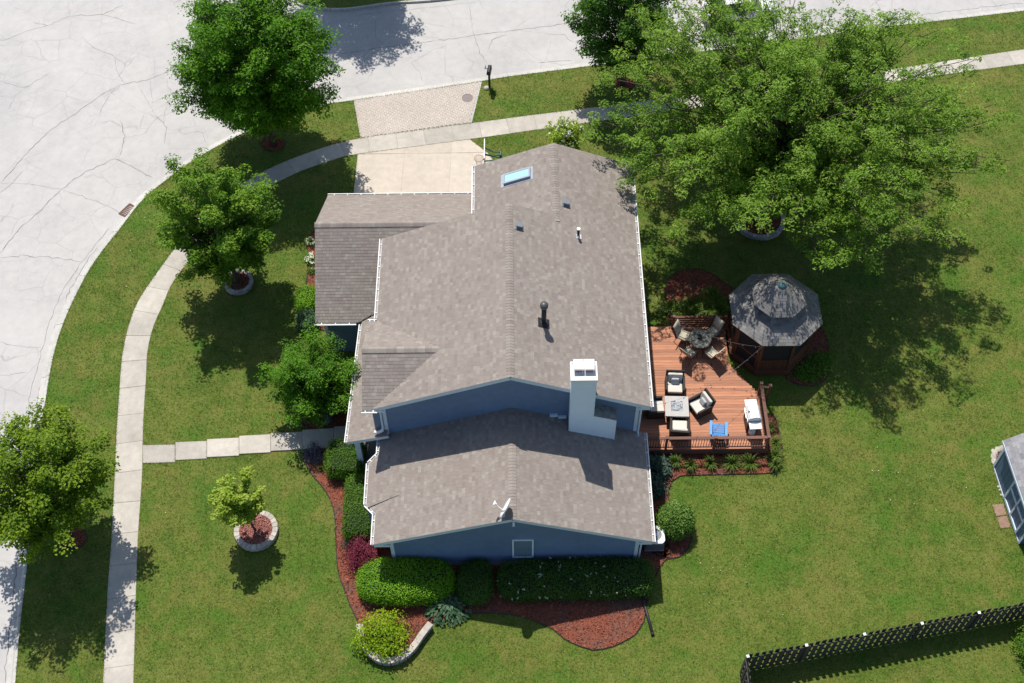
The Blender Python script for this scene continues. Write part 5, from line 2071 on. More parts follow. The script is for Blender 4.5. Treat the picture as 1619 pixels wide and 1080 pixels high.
# curved retaining wall round the yellow shrub
wl_px = [(569, 988), (571, 1003), (576, 1022), (590, 1038), (612, 1046), (636, 1040), (654, 1024), (666, 1006), (681, 987)]
rw = thing('retaining_wall', 'curved low block wall holding the bed of the yellow shrub', 'wall', (0, 0, 0))
wline = resample(smooth_line([axy(*p, .25) for p in wl_px], .1), .34)
Tn = unit(np.gradient(wline, axis=0))
EXCL.append([tuple(p + np.array([Tn[i][1], -Tn[i][0]]) * -.02) for i, p in enumerate(wline)] + [tuple(p) for p in [wline.mean(0)]])
for i in range(len(wline) - 1):
    a, b = wline[i], wline[i + 1]
    d = unit(b - a)
    nrm = np.array([-d[1], d[0]])
    c = (a + b) / 2
    an = math.atan2(d[1], d[0])
    L = float(np.linalg.norm(b - a))
    for lay in range(3):
        o = MB().cbox((c[0], c[1], .055 + lay * .11), (L - .008, .22 + random.uniform(-.02, .02), .106), an, 0, random.random()).build('block', MT['blockgray'], rw, bevel=.012, seg=1)
    MB().cbox((c[0], c[1], .36), (L - .004 + .012, .27, .06), an, 0, random.random()).build('cap_stone', MT['block'], rw, bevel=.012, seg=1)
# fill behind the wall
inner = [tuple(p) for p in wline]
m = MB()
m.prism(inner, .0, .27)
fill = m.build('raised_soil', MT['mulch'], rw)
lo, hi = np.array(inner).min(0), np.array(inner).max(0)
q = RNG.uniform(lo, hi, (1800, 2))
q = q[inpoly(q, inner)]
nn = np.stack([RNG.normal(size=len(q)) * .5, RNG.normal(size=len(q)) * .5, np.ones(len(q))], 1)
mobj('bark_chips', leaf_mesh('bark_chips', np.c_[q, np.full(len(q), .285) + RNG.random(len(q)) * .02], nn, RNG.uniform(.05, .14, len(q)), RNG.random(len(q)), .4), MT['chip'], fill, 'stuff')

# ------------------------------------------------------------------ mailbox, hoop, grates
x, y = axy(774, 139)
mb_ = thing('mailbox', 'black mailbox on a dark post by the kerb right of the driveway', 'mailbox', (x, y, 0), rad(-8))
MB().box(-.055, .055, -.055, .055, 0, 1.12).build('post', MT['dark'], mb_)
bx_ = MB()
prof = [(-.11, 1.12), (-.11, 1.28)] + [(-.11 * math.cos(a), 1.28 + .11 * math.sin(a)) for a in np.linspace(.3, math.pi - .3, 6)] + [(.11, 1.28), (.11, 1.12)]
n = len(prof)
bx_.add([(a, -.2, z) for a, z in prof] + [(a, .34, z) for a, z in prof], [tuple(range(n)), tuple(range(2 * n - 1, n - 1, -1))] + [(i + 1, i, n + i, n + i + 1) for i in range(n - 1)] + [(0, n - 1, 2 * n - 1, n)])
bo = bx_.build('box', MT['dark'], mb_, smooth=False)
MB().box(-.10, .10, .342, .355, 1.14, 1.36).build('door', MT['dark'], bo)
MB().box(.112, .122, .1, .2, 1.25, 1.45).build('flag', MT['rimorange'], bo)
MB().cbox((0, .05, 1.08), (.09, .42, .06)).build('bracket', MT['dark'], mb_)
m = MB()
m.tube([(-.22, .15, 1.32), (-.05, .1, 1.25)], .02, 6)
m.cbox((-.23, .15, 1.36), (.03, .22, .10))
m.build('number_plate', MT['dark'], mb_)
x2, y2 = axy(775.5, 141)
loose_shrub('small_plant', 'dark green tuft at the foot of the mailbox post', 'plant', x2 + .12, y2 - .25, .2, .28, MT['lf_dark'], 301, 14, 30, .06, .06)
rk = MB()
rk.lathe([(.16, -.02), (.17, .05), (.12, .12), (.04, .14)], n=9)
o = rk.build('stone', MT['rock'])
o.location = (x2 - .22, y2 + .05, 0)
o['label'] = 'pale round stone at the foot of the mailbox post'
o['category'] = 'stone'

hp = thing('basketball_hoop', 'basketball hoop with white backboard and green arms beside the driveway', 'basketball hoop', (-.36, 16.15, 0))
m = MB()
m.tube([(0, 0, 0), (0, 0, 3.30)], .065, 12)
m.build('pole', MT['poolgreen'], hp, smooth=True)
MB().box(-.82, -.77, -.72, .60, 2.80, 3.72).build('backboard', MT['white'], hp, bevel=.01)
m = MB()
for yy in (-.13, .15):
    m.tube([(.0, yy * .6, 3.28), (-.38, yy, 3.24), (-.77, yy * 1.5, 3.45)], .035, 6)
    m.tube([(.0, yy * .6, 2.85), (-.40, yy, 2.92), (-.77, yy * 1.5, 2.95)], .035, 6)
m.tube([(0.0, -.14, 3.28), (0, .14, 3.28)], .05, 8)
m.tube([(0.22, -.14, 2.85), (-.02, -.1, 2.85)], .04, 8)
m.tube([(0.22, .14, 2.85), (-.02, .1, 2.85)], .04, 8)
m.build('bracket_arms', MT['poolgreen'], hp)
m = MB()
m.tube([(-.82 - .27 + .225 * math.cos(2 * math.pi * k / 24), -.06 + .225 * math.sin(2 * math.pi * k / 24), 3.02) for k in range(25)], .012, 6)
m.cbox((-.84, -.06, 3.0), (.10, .14, .08))
rim = m.build('rim', MT['rimorange'], hp)
m = MB()
for k in range(12):
    for s in (-1, 1):
        a0, a1 = 2 * math.pi * k / 12, 2 * math.pi * (k + s * 1.0) / 12
        m.tube([(-1.09 + .222 * math.cos(a0), -.06 + .222 * math.sin(a0), 3.01), (-1.09 + .16 * math.cos(a1), -.06 + .16 * math.sin(a1), 2.78), (-1.09 + .12 * math.cos(a0), -.06 + .12 * math.sin(a0), 2.58)], .006, 3, caps=False)
m.build('net', MT['net'], rim)

x, y = axy(739, 155)
mh = MB()
mh.lathe([(.31, .0), (.31, .024), (.27, .024), (.265, .018), (.02, .018)], n=32)
o = mh.build('manhole_cover', MT['manhole'])
o.location = (x, y, .0)
props(o, 'round brown iron cover set in the brick apron', 'manhole cover')
# storm drain grate in the gutter
q0, q1 = axy(197, 343, RZ), axy(213, 328, RZ)
d = np.array(q1) - np.array(q0)
L = float(np.linalg.norm(d))
t = thing('storm_drain', 'rusty iron storm drain grate in the gutter', 'drain grate', (q0[0] / 2 + q1[0] / 2 - .14, q0[1] / 2 + q1[1] / 2 + .12, RZ + .02), math.atan2(d[1], d[0]))
m = MB()
m.box(-.42, .42, -.22, -.18, -.03, .02)
m.box(-.42, .42, .18, .22, -.03, .02)
m.box(-.42, -.38, -.18, .18, -.03, .02)
m.box(.38, .42, -.18, .18, -.03, .02)
m.build('frame', MT['rust'], t)
for k in range(7):
    MB().box(-.36 + k * .11, -.30 + k * .11, -.18, .18, -.02, .016).build('bar', MT['rust'], t)

# ------------------------------------------------------------------ shed at the right edge
sv0 = np.array([21.45, .03])
sd_ = unit(np.array([.24, -3.76]))
shed = thing('shed', 'dark blue garden shed with white door trim and grey shingle roof', 'shed', (sv0[0], sv0[1], 0), math.atan2(sd_[1], sd_[0]))
# local x runs along the near wall, local y points away from it (to the right in the photo)
SL, SDp, SH = 3.77, 3.0, 2.15
EXCL.append([tuple(sv0), tuple(sv0 + sd_ * SL), tuple(sv0 + sd_ * SL + np.array([3.2, .2])), tuple(sv0 + np.array([3.2, .2]))])
m = MB()
prof = [(0, 0), (SDp, 0), (SDp, SH), (SDp / 2, SH + 1.1), (0, SH)]
m.add([(0, y_, z_) for y_, z_ in prof] + [(SL, y_, z_) for y_, z_ in prof], [(4, 3, 2, 1, 0), (5, 6, 7, 8, 9)] + [(i, (i + 1) % 5, 5 + (i + 1) % 5, 5 + i) for i in range(5)])
m.build('wall', MT['shedblue'], shed)
for k in range(12):
    a = k * SL / 12
    MB().box(a + .008, a + SL / 12 - .008, -.022, -.002, .08, SH - .05).build('wall_board', MT['shedblue'], shed)
m = MB()
for (a, b) in ((-.04, .08), (SL - .08, SL + .04)):
    m.box(a, b, -.045, -.023, .05, SH)
m.box(.08, SL - .08, -.045, -.023, .02, .10)
m.build('corner_board', MT['trim'], shed)
d0, d1 = SL * .415, SL * .886
dm = MB()
dm.box(d0, d0 + .10, -.07, -.024, .10, 1.98)
dm.box(d1 - .10, d1, -.07, -.024, .10, 1.98)
dm.box(d0 + .10, d1 - .10, -.07, -.024, 1.87, 1.98)
dm.box(d0 + .10, d1 - .10, -.07, -.024, .10, .24)
dmid = (d0 + d1) / 2
dm.box(dmid - .05, dmid + .05, -.068, -.024, .24, 1.87)
dm.box(d0 + .10, dmid - .05, -.066, -.024, 1.02, 1.12)
dm.box(dmid + .05, d1 - .10, -.066, -.024, 1.02, 1.12)
dd = dm.build('door', MT['trim'], shed)
m = MB()
m.tube([(dmid + .09, -.07, 1.0), (dmid + .09, -.11, 1.0), (dmid + .09, -.11, 1.14), (dmid + .09, -.07, 1.14)], .012, 6)
m.build('handle', MT['dark'], dd)
ss = 1.1 / (SDp / 2)
cs_, s2_ = 1 / math.sqrt(1 + ss * ss), ss / math.sqrt(1 + ss * ss)
lr = (SDp / 2 + .18) / cs_
roof_slope(shed, (-.15, -.18, SH - .18 * ss + .06), (1, 0, 0), (0, cs_, s2_), [[(0, 0), (SL + .3, 0), (SL + .3, lr), (0, lr)]], MT['sshingle'], 'roof', .15, .3, .05)
roof_slope(shed, (-.15, SDp + .18, SH - .18 * ss + .06), (1, 0, 0), (0, -cs_, s2_), [[(0, 0), (SL + .3, 0), (SL + .3, lr), (0, lr)]], MT['sshingle'], 'roof', .15, .3, .05)
beam((-.15, -.2, SH - .18 * ss + .05), (SL + .15, -.2, SH - .18 * ss + .05), .03, .13, 'fascia', 'trim', shed)
# stepping pavers
for k, q in enumerate((((1568.5, 798.5), (1586, 796), (1591, 814), (1575, 816.5)), ((1575.5, 818), (1592, 815.5), (1598, 834), (1582, 836)))):
    poly = [axy(*p) for p in q]
    o = MB().prism(poly, -.05, .025, 0, random.random()).build('paving_stone', MT['brownpaver'], bevel=.01, seg=1)
    EXCL.append(poly)
    props(o, ('brown paving stone by the shed door, the one farther from the camera', 'brown paving stone by the shed door, the one nearer the camera')[k], 'paving stone', 'paving stones by the shed door')
# stones of the small bed behind the shed
bed([(1573, 733), (1570, 722), (1576, 712), (1590, 708), (1612, 704), (1612, 730)], 'small mulch bed at the far corner of the shed', edge=False)
for k, p in enumerate(((1571.5, 731), (1570, 723), (1571.5, 716), (1577, 711.5), (1584, 709.5), (1591, 708))):
    x, y = axy(*p)
    m = MB()
    m.lathe([(.13, -.03), (.16, .04), (.14, .09), (.05, .11)], n=7, tint=random.random())
    m.v = [(a * random.uniform(.8, 1.15), b * random.uniform(.8, 1.15), c * random.uniform(.8, 1.1)) for a, b, c in m.v]
    o = m.build('edging_stone', MT['rock'], smooth=False)
    o.location = (x, y, 0)
    o.scale = (1.1 + random.random() * .4, .9, 1)
    o.rotation_euler = (0, 0, random.random() * 6)
    props(o, ('cream edging stone touching the shed wall, nearest of the arc', 'second cream edging stone from the shed wall', 'third cream edging stone from the shed wall', 'fourth cream edging stone from the shed wall, at the bend', 'fifth cream edging stone, behind the shed corner', 'last cream edging stone of the arc, tucked behind the shed roof')[k], 'stone', 'cream stones round the shed bed')
for k, p in enumerate(((1575, 748), (1579, 770), (1581.5, 775), (1584, 783))):
    x, y = axy(*p)
    m = MB()
    m.lathe([(.05, -.02), (.07, .03), (.03, .06)], n=7)
    o = m.build('pebble', MT['rock'])
    o.location = (x, y, 0)
    o.scale = (1.3, .9, 1)
    props(o, ('small pale pebble by the shed wall, farthest from the door', 'small pale pebble by the shed wall, first of a close pair', 'small pale pebble by the shed wall, second of a close pair', 'small pale pebble by the shed wall, nearest the door frame')[k], 'stone', 'pebbles along the shed wall')

# ------------------------------------------------------------------ shadowbox fence, bottom right
F0 = np.array([9.20, -9.20])
F1 = np.array([23.4, -6.62])
fdir = unit(F1 - F0)
FH = 1.55
fen = thing('fence', 'weathered dark picket fence with pickets on both sides at lower right', 'fence', (F0[0], F0[1], 0), math.atan2(fdir[1], fdir[0]))
pk = None


def picket_mesh(h):
    m = MB()
    w, t = .083, .010
    P = [(-w, 0), (w, 0), (w, h - .05), (w - .035, h), (-w + .035, h), (-w, h - .05)]
    m.add([(x_, -t, z_) for x_, z_ in P] + [(x_, t, z_) for x_, z_ in P], [tuple(range(6)), tuple(range(11, 5, -1))] + [(i + 1, i, 6 + i, 6 + (i + 1)) if i < 5 else (0, 5, 11, 6) for i in range(6)])
    me = m.mesh('picket')
    me.materials.append(MT['fence'])
    return me


PKM = picket_mesh(FH)


def fence_run(root, x0, y0, dx, dy, L, posts):
    an = math.atan2(dy, dx)
    nx, ny = -dy, dx
    n = int(L / .138)
    for k in range(n):
        s = .08 + k * .138
        side = .062 if k % 2 else -.062
        o = bpy.data.objects.new('picket', PKM)
        COL.objects.link(o)
        o.parent = root
        o.location = (x0 + dx * s + nx * side, y0 + dy * s + ny * side, .04 + random.uniform(-.008, .008))
        o.rotation_euler = (random.gauss(0, .008), 0, an + random.gauss(0, .012))
    for z in (.35, .85, 1.32):
        MB().cbox((x0 + dx * L / 2, y0 + dy * L / 2, z), (L, .04, .09), an).build('rail', MT['fence'], root)
    for s in posts:
        m = MB()
        m.cbox((x0 + dx * s, y0 + dy * s, .79), (.088, .088, 1.58), an)
        po = m.build('post', MT['fence'], root)
        m = MB()
        m.cbox((x0 + dx * s, y0 + dy * s, 1.6), (.115, .115, .03), an)
        m.build('post_cap', MT['white'], po, bevel=.008)


fence_run(fen, 0, 0, 1, 0, float(np.linalg.norm(F1 - F0)), [.06 + 2.4 * k for k in range(6)])
fence_run(fen, 0, -.06, math.cos(rad(-101)), math.sin(rad(-101)), 4.0, [2.4])

# ------------------------------------------------------------------ parked car, mostly under the trees
x, y = axy(1168, 30, RZ)
car = thing('parked_car', 'white car parked on the road, seen in gaps under the trees', 'car', (x, y + .3, RZ), rad(8.5))
secs = [(-2.2, .45, .30, .62), (-2.15, .72, .28, .80), (-1.7, .82, .24, .92), (-1.0, .86, .22, .95), (0, .88, .22, .95), (.8, .88, .22, .95), (1.5, .85, .24, .90), (2.0, .78, .28, .78), (2.2, .55, .34, .62)]
V, F = [], []
for (xx, hw, z0, z1) in secs:
    V += [(xx, -hw * .92, z0), (xx, -hw, (z0 + z1) / 2), (xx, -hw * .93, z1 - .03), (xx, -hw * .6, z1 + .02), (xx, hw * .6, z1 + .02), (xx, hw * .93, z1 - .03), (xx, hw, (z0 + z1) / 2), (xx, hw * .92, z0)]
n = 8
for i in range(len(secs) - 1):
    for k in range(n):
        F.append((i * n + k, i * n + (k + 1) % n, (i + 1) * n + (k + 1) % n, (i + 1) * n + k))
F += [tuple(range(n))[::-1], tuple(range((len(secs) - 1) * n, len(secs) * n))]
m = MB()
m.add(V, F)
body = m.build('body', MT['carwhite'], car, smooth=True)
body.modifiers.new('sub', 'SUBSURF').levels = 1
cab = [(-1.75, .70, .93, .95), (-1.15, .68, .93, 1.40), (-.4, .68, .93, 1.46), (.35, .68, .93, 1.42), (1.1, .70, .93, .95)]
V, F = [], []
for (xx, hw, z0, z1) in cab:
    V += [(xx, -hw * 1.12, z0), (xx, -hw * .84, z1), (xx, hw * .84, z1), (xx, hw * 1.12, z0)]
for i in range(len(cab) - 1):
    for k in range(3):
        F.append((i * 4 + k, (i + 1) * 4 + k, (i + 1) * 4 + k + 1, i * 4 + k + 1)[::-1])
m = MB()
m.add(V, F)
m.build('window', MT['glass'], car)
m = MB()
m.add([(-1.2, -.60, 1.40), (-.4, -.61, 1.475), (.4, -.60, 1.425), (.4, .60, 1.425), (-.4, .61, 1.475), (-1.2, .60, 1.40)], [(0, 1, 4, 5), (1, 2, 3, 4)])
ro = m.build('roof', MT['carwhite'], car)
ro.modifiers.new('solid', 'SOLIDIFY').thickness = -.03
for (xx, sy) in ((-1.35, -1), (-1.35, 1), (1.35, -1), (1.35, 1)):
    m = MB()
    m.tube([(xx, sy * .68, .32), (xx, sy * .88, .32)], .32, 20)
    wh = m.build('wheel', MT['tyre'], car)
    m = MB()
    m.tube([(xx, sy * .86, .32), (xx, sy * .895, .32)], .20, 14)
    m.build('rim', MT['steel'], wh)
for sy in (-1, 1):
    MB().cbox((2.12, sy * .55, .62), (.12, .32, .14)).build('headlight', MT['headlight'], car, bevel=.03)
    MB().cbox((-2.14, sy * .55, .68), (.10, .30, .14)).build('tail_light', MT['clay'], car, bevel=.03)
    MB().cbox((.75, sy * .95, .98), (.14, .18, .12)).build('mirror', MT['carwhite'], car, bevel=.03)

# ------------------------------------------------------------------ trees
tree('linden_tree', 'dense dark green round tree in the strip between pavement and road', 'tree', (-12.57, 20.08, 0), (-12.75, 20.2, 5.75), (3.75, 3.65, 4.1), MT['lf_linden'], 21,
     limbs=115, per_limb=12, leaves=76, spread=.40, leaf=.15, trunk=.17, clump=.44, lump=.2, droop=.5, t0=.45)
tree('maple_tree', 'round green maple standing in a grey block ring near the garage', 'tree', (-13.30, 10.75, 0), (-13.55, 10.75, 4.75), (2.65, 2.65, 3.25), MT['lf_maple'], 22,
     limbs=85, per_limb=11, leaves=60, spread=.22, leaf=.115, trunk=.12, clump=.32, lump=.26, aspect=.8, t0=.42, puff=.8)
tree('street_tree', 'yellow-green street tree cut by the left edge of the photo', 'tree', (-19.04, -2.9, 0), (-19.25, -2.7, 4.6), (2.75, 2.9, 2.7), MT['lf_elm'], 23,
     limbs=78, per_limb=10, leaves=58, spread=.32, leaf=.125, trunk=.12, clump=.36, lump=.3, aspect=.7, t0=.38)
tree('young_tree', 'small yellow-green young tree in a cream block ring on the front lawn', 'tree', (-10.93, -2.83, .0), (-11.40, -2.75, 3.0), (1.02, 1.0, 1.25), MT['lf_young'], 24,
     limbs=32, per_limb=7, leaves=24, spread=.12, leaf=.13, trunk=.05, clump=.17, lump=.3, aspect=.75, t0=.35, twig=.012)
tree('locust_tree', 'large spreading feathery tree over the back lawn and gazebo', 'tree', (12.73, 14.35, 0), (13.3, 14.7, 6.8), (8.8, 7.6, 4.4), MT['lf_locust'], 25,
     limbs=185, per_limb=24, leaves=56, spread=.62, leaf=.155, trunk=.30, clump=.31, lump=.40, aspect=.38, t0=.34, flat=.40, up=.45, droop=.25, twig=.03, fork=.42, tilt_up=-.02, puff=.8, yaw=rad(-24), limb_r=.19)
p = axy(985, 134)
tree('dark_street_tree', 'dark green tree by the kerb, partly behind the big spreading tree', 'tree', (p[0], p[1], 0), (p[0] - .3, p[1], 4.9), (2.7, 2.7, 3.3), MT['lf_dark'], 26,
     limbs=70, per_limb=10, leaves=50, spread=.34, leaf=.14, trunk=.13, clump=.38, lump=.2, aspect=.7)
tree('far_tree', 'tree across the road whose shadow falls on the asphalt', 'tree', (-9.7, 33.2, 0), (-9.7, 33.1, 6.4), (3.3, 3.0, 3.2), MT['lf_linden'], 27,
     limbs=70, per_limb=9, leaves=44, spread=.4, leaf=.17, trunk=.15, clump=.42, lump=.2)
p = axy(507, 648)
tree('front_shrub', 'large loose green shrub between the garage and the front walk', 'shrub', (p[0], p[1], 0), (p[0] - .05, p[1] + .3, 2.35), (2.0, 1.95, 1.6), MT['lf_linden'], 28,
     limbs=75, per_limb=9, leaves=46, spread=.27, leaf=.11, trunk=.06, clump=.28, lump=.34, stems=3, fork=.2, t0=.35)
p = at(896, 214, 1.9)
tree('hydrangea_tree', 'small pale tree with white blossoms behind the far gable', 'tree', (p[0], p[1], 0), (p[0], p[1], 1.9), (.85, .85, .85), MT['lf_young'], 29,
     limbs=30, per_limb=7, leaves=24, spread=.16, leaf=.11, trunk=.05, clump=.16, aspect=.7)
hb = bpy.data.objects['hydrangea_tree']
bl = unit(RNG.normal(size=(26, 3)))
bl[:, 2] = np.abs(bl[:, 2])
blossoms(bl * .85 + np.array([0, 0, 1.9]), bl, .17, hb, RNG)

# ------------------------------------------------------------------ shrubs and hedges


def gxy(px, py, z):
    p = at(px, py, z)
    return float(p[0]), float(p[1])


x, y = gxy(545.5, 719, .85)
clipped_shrub('box_hedge', 'square clipped green hedge beside the front walk and porch', 'hedge', x, y, .80, .83, .95, MT['lf_box'], 41, e=9, leaf=.055, dens=1300)
x, y = gxy(568, 797, .85)
clipped_shrub('box_hedge', 'clipped green hedge under the left gutter of the near gable', 'hedge', x, y, .66, 1.42, .95, MT['lf_box'], 42, e=6, leaf=.055, dens=1300)
x, y = gxy(641, 915, .8)
clipped_shrub('rounded_hedge', 'long rounded bright green hedge at the near left corner', 'hedge', x, y, 1.98, .93, 1.1, MT['lf_bright'], 43, e=3.2, leaf=.06, dens=1300, wobble=.08)
x, y = gxy(750.5, 915, .8)
clipped_shrub('rounded_shrub', 'oval dark green shrub in shade between the two hedges', 'shrub', x, y, .66, .86, 1.0, MT['lf_hedge'], 44, e=3.0, leaf=.06, dens=1300)
x, y = gxy(911, 911, .8)
clipped_shrub('long_hedge', 'long dark hedge with white flowers along the near gable wall', 'hedge', x, y, 3.17, .76, .98, MT['lf_hedge'], 45, e=8, leaf=.065, dens=1200, flowers=70, wobble=.1, fl=.06, rz=rad(1.2))
x, y = gxy(1068.5, 821, .75)
clipped_shrub('ball_shrub', 'round clipped green shrub near the air conditioner', 'shrub', x, y, .74, .74, 1.4, MT['lf_ball'], 46, e=2.2, leaf=.085, dens=900, wobble=.05)
x, y = gxy(484.5, 470, .6)
clipped_shrub('rounded_shrub', 'small round shrub beside the garage wall, the one farther from the camera', 'shrub', x, y, .5, .72, .85, MT['lf_bright'], 47, e=2.6, leaf=.06, dens=1100)
x, y = gxy(484, 505, .5)
clipped_shrub('rounded_shrub', 'small round blue-green shrub at the near corner of the garage', 'shrub', x, y, .48, .52, .75, MT['lf_hosta'], 48, e=2.4, leaf=.07, dens=1000)
x, y = gxy(573, 873, .5)
loose_shrub('barberry_shrub', 'dark pink-red leafy shrub beside the bright green hedge', 'shrub', x, y, .82, .95, MT['lf_red'], 49, 90, 46, .07, .16)
x, y = gxy(551, 856, .25)
loose_shrub('gray_shrub', 'small grey-green plant left of the red shrub', 'plant', x, y, .34, .35, MT['lf_blue'], 50, 20, 30, .05, .08)
x, y = gxy(604, 1003, .75)
loose_shrub('yellow_shrub', 'bright yellow-green shrub inside the curved retaining wall', 'shrub', x, y, 1.10, 1.12, MT['lf_yellow'], 51, 120, 24, .11, .15, z=.28, ry=1.0)
x, y = gxy(497, 715, .2)
loose_shrub('lavender', 'greyish purple lavender clump beside the front walk', 'plant', x, y, .50, .42, MT['lf_purple'], 52, 40, 36, .07, .10)
x, y = gxy(505, 740, .1)
loose_shrub('seedling', 'tiny green plant in the mulch below the front walk', 'plant', x, y, .16, .18, MT['lf_lily'], 53, 8, 20, .05, .05)


def hosta(label, x, y, r, h, seed, mat='lf_hosta', n=150, size=.24):
    rng = np.random.default_rng(seed)
    root = thing('hosta', label, 'plant', (x, y, 0))
    k = np.arange(n)
    rr = np.sqrt((k + .5) / n)
    th = k * 2.39996 + rng.normal(size=n) * .2
    P = np.stack([np.cos(th) * rr * r, np.sin(th) * rr * r * .85, h * (1 - rr ** 2 * .75) + rng.normal(size=n) * .03], 1)
    N = np.stack([np.cos(th) * rr * .8, np.sin(th) * rr * .8, np.ones(n)], 1) + rng.normal(size=(n, 3)) * .2
    dr_ = np.stack([np.cos(th), np.sin(th), -rr * .7], 1) * 3
    me = leaf_mesh('leaves', P, N, size * rng.uniform(.7, 1.2, n), rng.random(n), .55, dr_, rng)
    mobj('leaves', me, MT[mat], root)
    m = MB()
    for i in range(0, n, 3):
        m.tube([(0, 0, 0), tuple(P[i] * np.array([.6, .6, .8])), tuple(P[i])], [.012, .009, .006], 4, caps=False)
    m.build('stems', MT['lf_lily'], root)
    return root


x, y = gxy(708, 957, .3)
hosta('broad blue-green hosta clump in front of the bright hedge', x, y, .98, .5, 61, n=260, size=.22)
x, y = gxy(1037, 738, .5)
loose_shrub('hydrangea', 'blue-green leafy shrub with white blooms at the deck corner', 'shrub', x, y, .62, .85, MT['lf_blue'], 62, 50, 34, .13, .15, flowers=7)
x, y = gxy(1036, 768, .3)
loose_shrub('hydrangea', 'blue-green leafy shrub in shade along the right wall', 'shrub', x, y, .50, .6, MT['lf_blue'], 63, 40, 30, .12, .13)
x, y = gxy(1041, 824, .3)
loose_shrub('hydrangea', 'small leafy plant with white bloom behind the air conditioner', 'plant', x, y, .26, .5, MT['lf_blue'], 64, 16, 26, .1, .09, flowers=3)
lil = [(1067, 730, .42), (1092, 736, .40), (1123, 733, .42), (1157, 732, .55), (1186, 731, .58), (1226, 720, .50), (1227, 700, .42), (1216, 676, .35), (1226, 735, .4)]
lil_names = ['first daylily clump from the house below the deck railing', 'second daylily clump from the house below the deck railing', 'third daylily clump from the house below the deck railing', 'fourth daylily clump from the house below the deck railing',
             'daylily clump below the railing near the right deck corner', 'daylily clump just outside the right deck corner', 'daylily clump beside the right side of the deck', 'daylily clump beside the grill outside the railing', 'daylily clump at the outer corner of the deck bed']
for k, (px, py, r) in enumerate(lil):
    x, y = gxy(px, py, .2)
    strap_clump('daylily', lil_names[k] + ', green and arching', 'plant', x, y, r, .55, MT['lf_lily'], 70 + k, 110, .03, 'daylilies round the deck')
# lush daylilies behind the deck: a row of clumps
lx = [(1062, 486), (1076, 492), (1090, 482), (1100, 494), (1108, 478), (1120, 488), (1132, 476), (1140, 490), (1126, 466), (1150, 482)]
for k, (px, py) in enumerate(lx):
    x, y = gxy(px, py, .3)
    strap_clump('daylily', ('leftmost lush daylily clump behind the deck, nearest the house', 'front-row daylily clump left of the round patio table', 'back-row daylily clump above the left sling chair', 'front-row daylily clump right behind the round patio table', 'back-row daylily clump behind the middle of the patio table',
                            'daylily clump behind the far right sling chair', 'back-row daylily clump beside the gazebo wall', 'front-row daylily clump at the gazebo end of the back rail', 'daylily clump farthest from the deck, against the open mulch', 'rightmost lush daylily clump, tucked against the gazebo')[k], 'plant', x, y, .62, .72, MT['lf_lily'], 90 + k, 130, .035, 'daylilies behind the deck')
for k, (px, py) in enumerate(((1268, 585), (1282, 590), (1296, 580), (1303, 568), (1290, 570))):
    x, y = gxy(px, py, .2)
    loose_shrub('ground_plant', ('low green plant in the gazebo bed, leftmost against the skirt', 'low green plant in the gazebo bed, nearest the camera', 'low green plant in the gazebo bed, near the rounded lawn edge', 'low green plant in the gazebo bed, rightmost on the lawn edge', 'low green plant in the middle of the gazebo bed')[k], 'plant', x, y, .48, .36, MT['lf_box'], 110 + k, 30, 30, .08, .13, group='plants in the gazebo bed')
for k, (px, py) in enumerate(((491, 381), (489, 403), (492, 411), (493, 428))):
    x, y = gxy(px, py, .2)
    loose_shrub('white_flower', ('white-flowering plant at the far end of the garage bed', 'white-flowering plant in the middle of the garage bed', 'white-flowering plant beside the second one in the garage bed', 'green plant at the near end of the garage bed')[k],
                'plant', x, y, .26, .32, MT['lf_box'], 120 + k, 16, 24, .06, .08, flowers=12 if k < 3 else 1, fl=.14)
x, y = gxy(515, 659, .15)
m = MB()
m.lathe([(.34, -.03), (.37, .10), (.30, .24), (.14, .32), (.03, .33)], n=14)
o = m.build('boulder', MT['slate'], smooth=True)
o.location = (x, y, 0)
props(o, 'dark grey rounded stone in the mulch beside the front walk', 'stone')
# potted plant on the porch
x, y = gxy(588, 712, .4)
pt = thing('potted_plant', 'dark red plant in a pot on the front porch', 'potted plant', (-5.95, -.15, .12))
m = MB()
m.lathe([(.14, 0), (.20, .30), (.22, .32), (.19, .32), (.17, .26)], n=16)
m.build('pot', MT['dark'], pt, smooth=True)
rng_ = np.random.default_rng(5)
d_ = unit(rng_.normal(size=(420, 3)))
d_[:, 2] = abs(d_[:, 2])
mobj('foliage', leaf_mesh('foliage', d_ * np.array([.36, .36, .5]) * rng_.uniform(.5, 1, (420, 1)) + np.array([0, 0, .32]), d_ + np.array([0, 0, .4]), rng_.uniform(.08, .14, 420), rng_.random(420) * .5, .5, None, rng_), MT['lf_red'], pt)
# shrub at the lower right corner
x, y = gxy(1625, 1015, .8)
loose_shrub('corner_shrub', 'green shrub cut by the lower right corner inside the fence', 'shrub', x + .55, y, .85, 1.3, MT['lf_maple'], 130, 80, 40, .10, .18)
x, y = gxy(1612, 1085, .8)
loose_shrub('corner_shrub', 'second green shrub at the bottom edge of the lower right corner', 'shrub', x + .35, y - .45, .7, 1.0, MT['lf_maple'], 131, 60, 40, .10, .18)

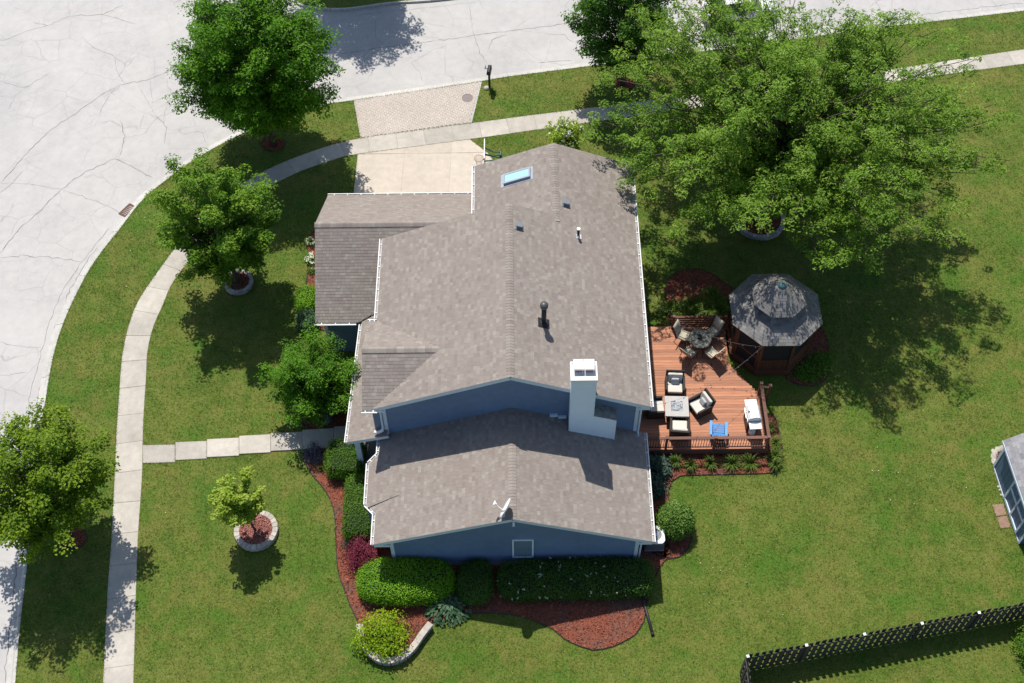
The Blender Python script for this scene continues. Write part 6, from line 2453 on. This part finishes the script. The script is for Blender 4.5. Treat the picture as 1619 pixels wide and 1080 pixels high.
# ------------------------------------------------------------------ grass blades over the lawns
NB = 210000
lo, hi = np.array([-24, -11.5]), np.array([31, 33.5])
q = RNG.uniform(lo, hi, (NB, 2))
ok = inpoly(q, lawn_poly)
for e in EXCL:
    ok &= ~inpoly(q, e)
q = q[ok]
n = len(q)
k = 3
Q = np.repeat(q, k, 0) + RNG.normal(size=(n * k, 2)) * .03
m_ = len(Q)
a = RNG.random(m_) * 6.283
h = RNG.uniform(.03, .075, m_)
ln = RNG.uniform(.02, .07, m_)
w = RNG.uniform(.006, .013, m_)
dx, dy = np.cos(a), np.sin(a)
V = np.empty((m_, 3, 3), np.float32)
V[:, 0] = np.stack([Q[:, 0] - dy * w, Q[:, 1] + dx * w, np.zeros(m_)], 1)
V[:, 1] = np.stack([Q[:, 0] + dy * w, Q[:, 1] - dx * w, np.zeros(m_)], 1)
V[:, 2] = np.stack([Q[:, 0] + dx * ln, Q[:, 1] + dy * ln, h], 1)
# ragged fringe: longer blades leaning over the edges of paving, beds and kerb
FR = []
for e in [kerb] + EXCL:
    E_ = np.array(e if e is kerb else list(e) + [e[0]])
    L_ = resample(E_, .022)
    FR.append(L_ + RNG.normal(size=L_.shape) * .022)
FR = np.concatenate(FR)
okf = inpoly(FR, lawn_poly) & (FR[:, 0] > lo[0]) & (FR[:, 0] < hi[0]) & (FR[:, 1] > lo[1])
cnt = np.zeros(len(FR), int)
for e in EXCL:
    E_ = np.array(e)
    c_e = E_.mean(0)
    cnt += inpoly(FR + (c_e - FR) * .0, [tuple(p) for p in (E_ + (c_e - E_) / np.maximum(np.linalg.norm(c_e - E_, axis=1, keepdims=True), .1) * .07)])
FR = FR[okf & (cnt == 0)]
m2 = len(FR)
a2 = RNG.random(m2) * 6.283
h2 = RNG.uniform(.03, .07, m2)
l2 = RNG.uniform(.03, .09, m2)
w2 = RNG.uniform(.007, .014, m2)
V2 = np.empty((m2, 3, 3), np.float32)
V2[:, 0] = np.stack([FR[:, 0] - np.sin(a2) * w2, FR[:, 1] + np.cos(a2) * w2, np.zeros(m2)], 1)
V2[:, 1] = np.stack([FR[:, 0] + np.sin(a2) * w2, FR[:, 1] - np.cos(a2) * w2, np.zeros(m2)], 1)
V2[:, 2] = np.stack([FR[:, 0] + np.cos(a2) * l2, FR[:, 1] + np.sin(a2) * l2, h2], 1)
V = np.concatenate([V, V2])
Tt = np.concatenate([np.repeat(RNG.random(n), k) * .6 + RNG.random(m_) * .4, RNG.random(m2) * .8])
m_ = len(V)
me = np_mesh('grass', V.reshape(-1, 3), np.arange(m_ * 3).reshape(-1, 3), Tt)
props(mobj('grass', me, MT['blade']), 'short mown lawn grass, green with dry straw patches', 'grass', None, 'stuff')
# clover heads and fallen petals, a few per square metre at most
cl = q[RNG.choice(len(q), 9)]
sp = cl[RNG.integers(0, 9, 90)] + RNG.normal(size=(90, 2)) * .8
sp = np.concatenate([sp, q[RNG.choice(len(q), 60)]])
okc = inpoly(sp, lawn_poly)
for e in EXCL:
    okc &= ~inpoly(sp, e)
sp = sp[okc]
ns = len(sp)
nn = np.stack([RNG.normal(size=ns) * .3, RNG.normal(size=ns) * .3, np.ones(ns)], 1)
me = leaf_mesh('clover', np.c_[sp, RNG.uniform(.03, .07, ns)], nn, RNG.uniform(.025, .06, ns), RNG.random(ns), .8)
props(mobj('clover', me, MT['petal']), 'tiny white clover heads and petals scattered in the lawn', 'clover', None, 'stuff')
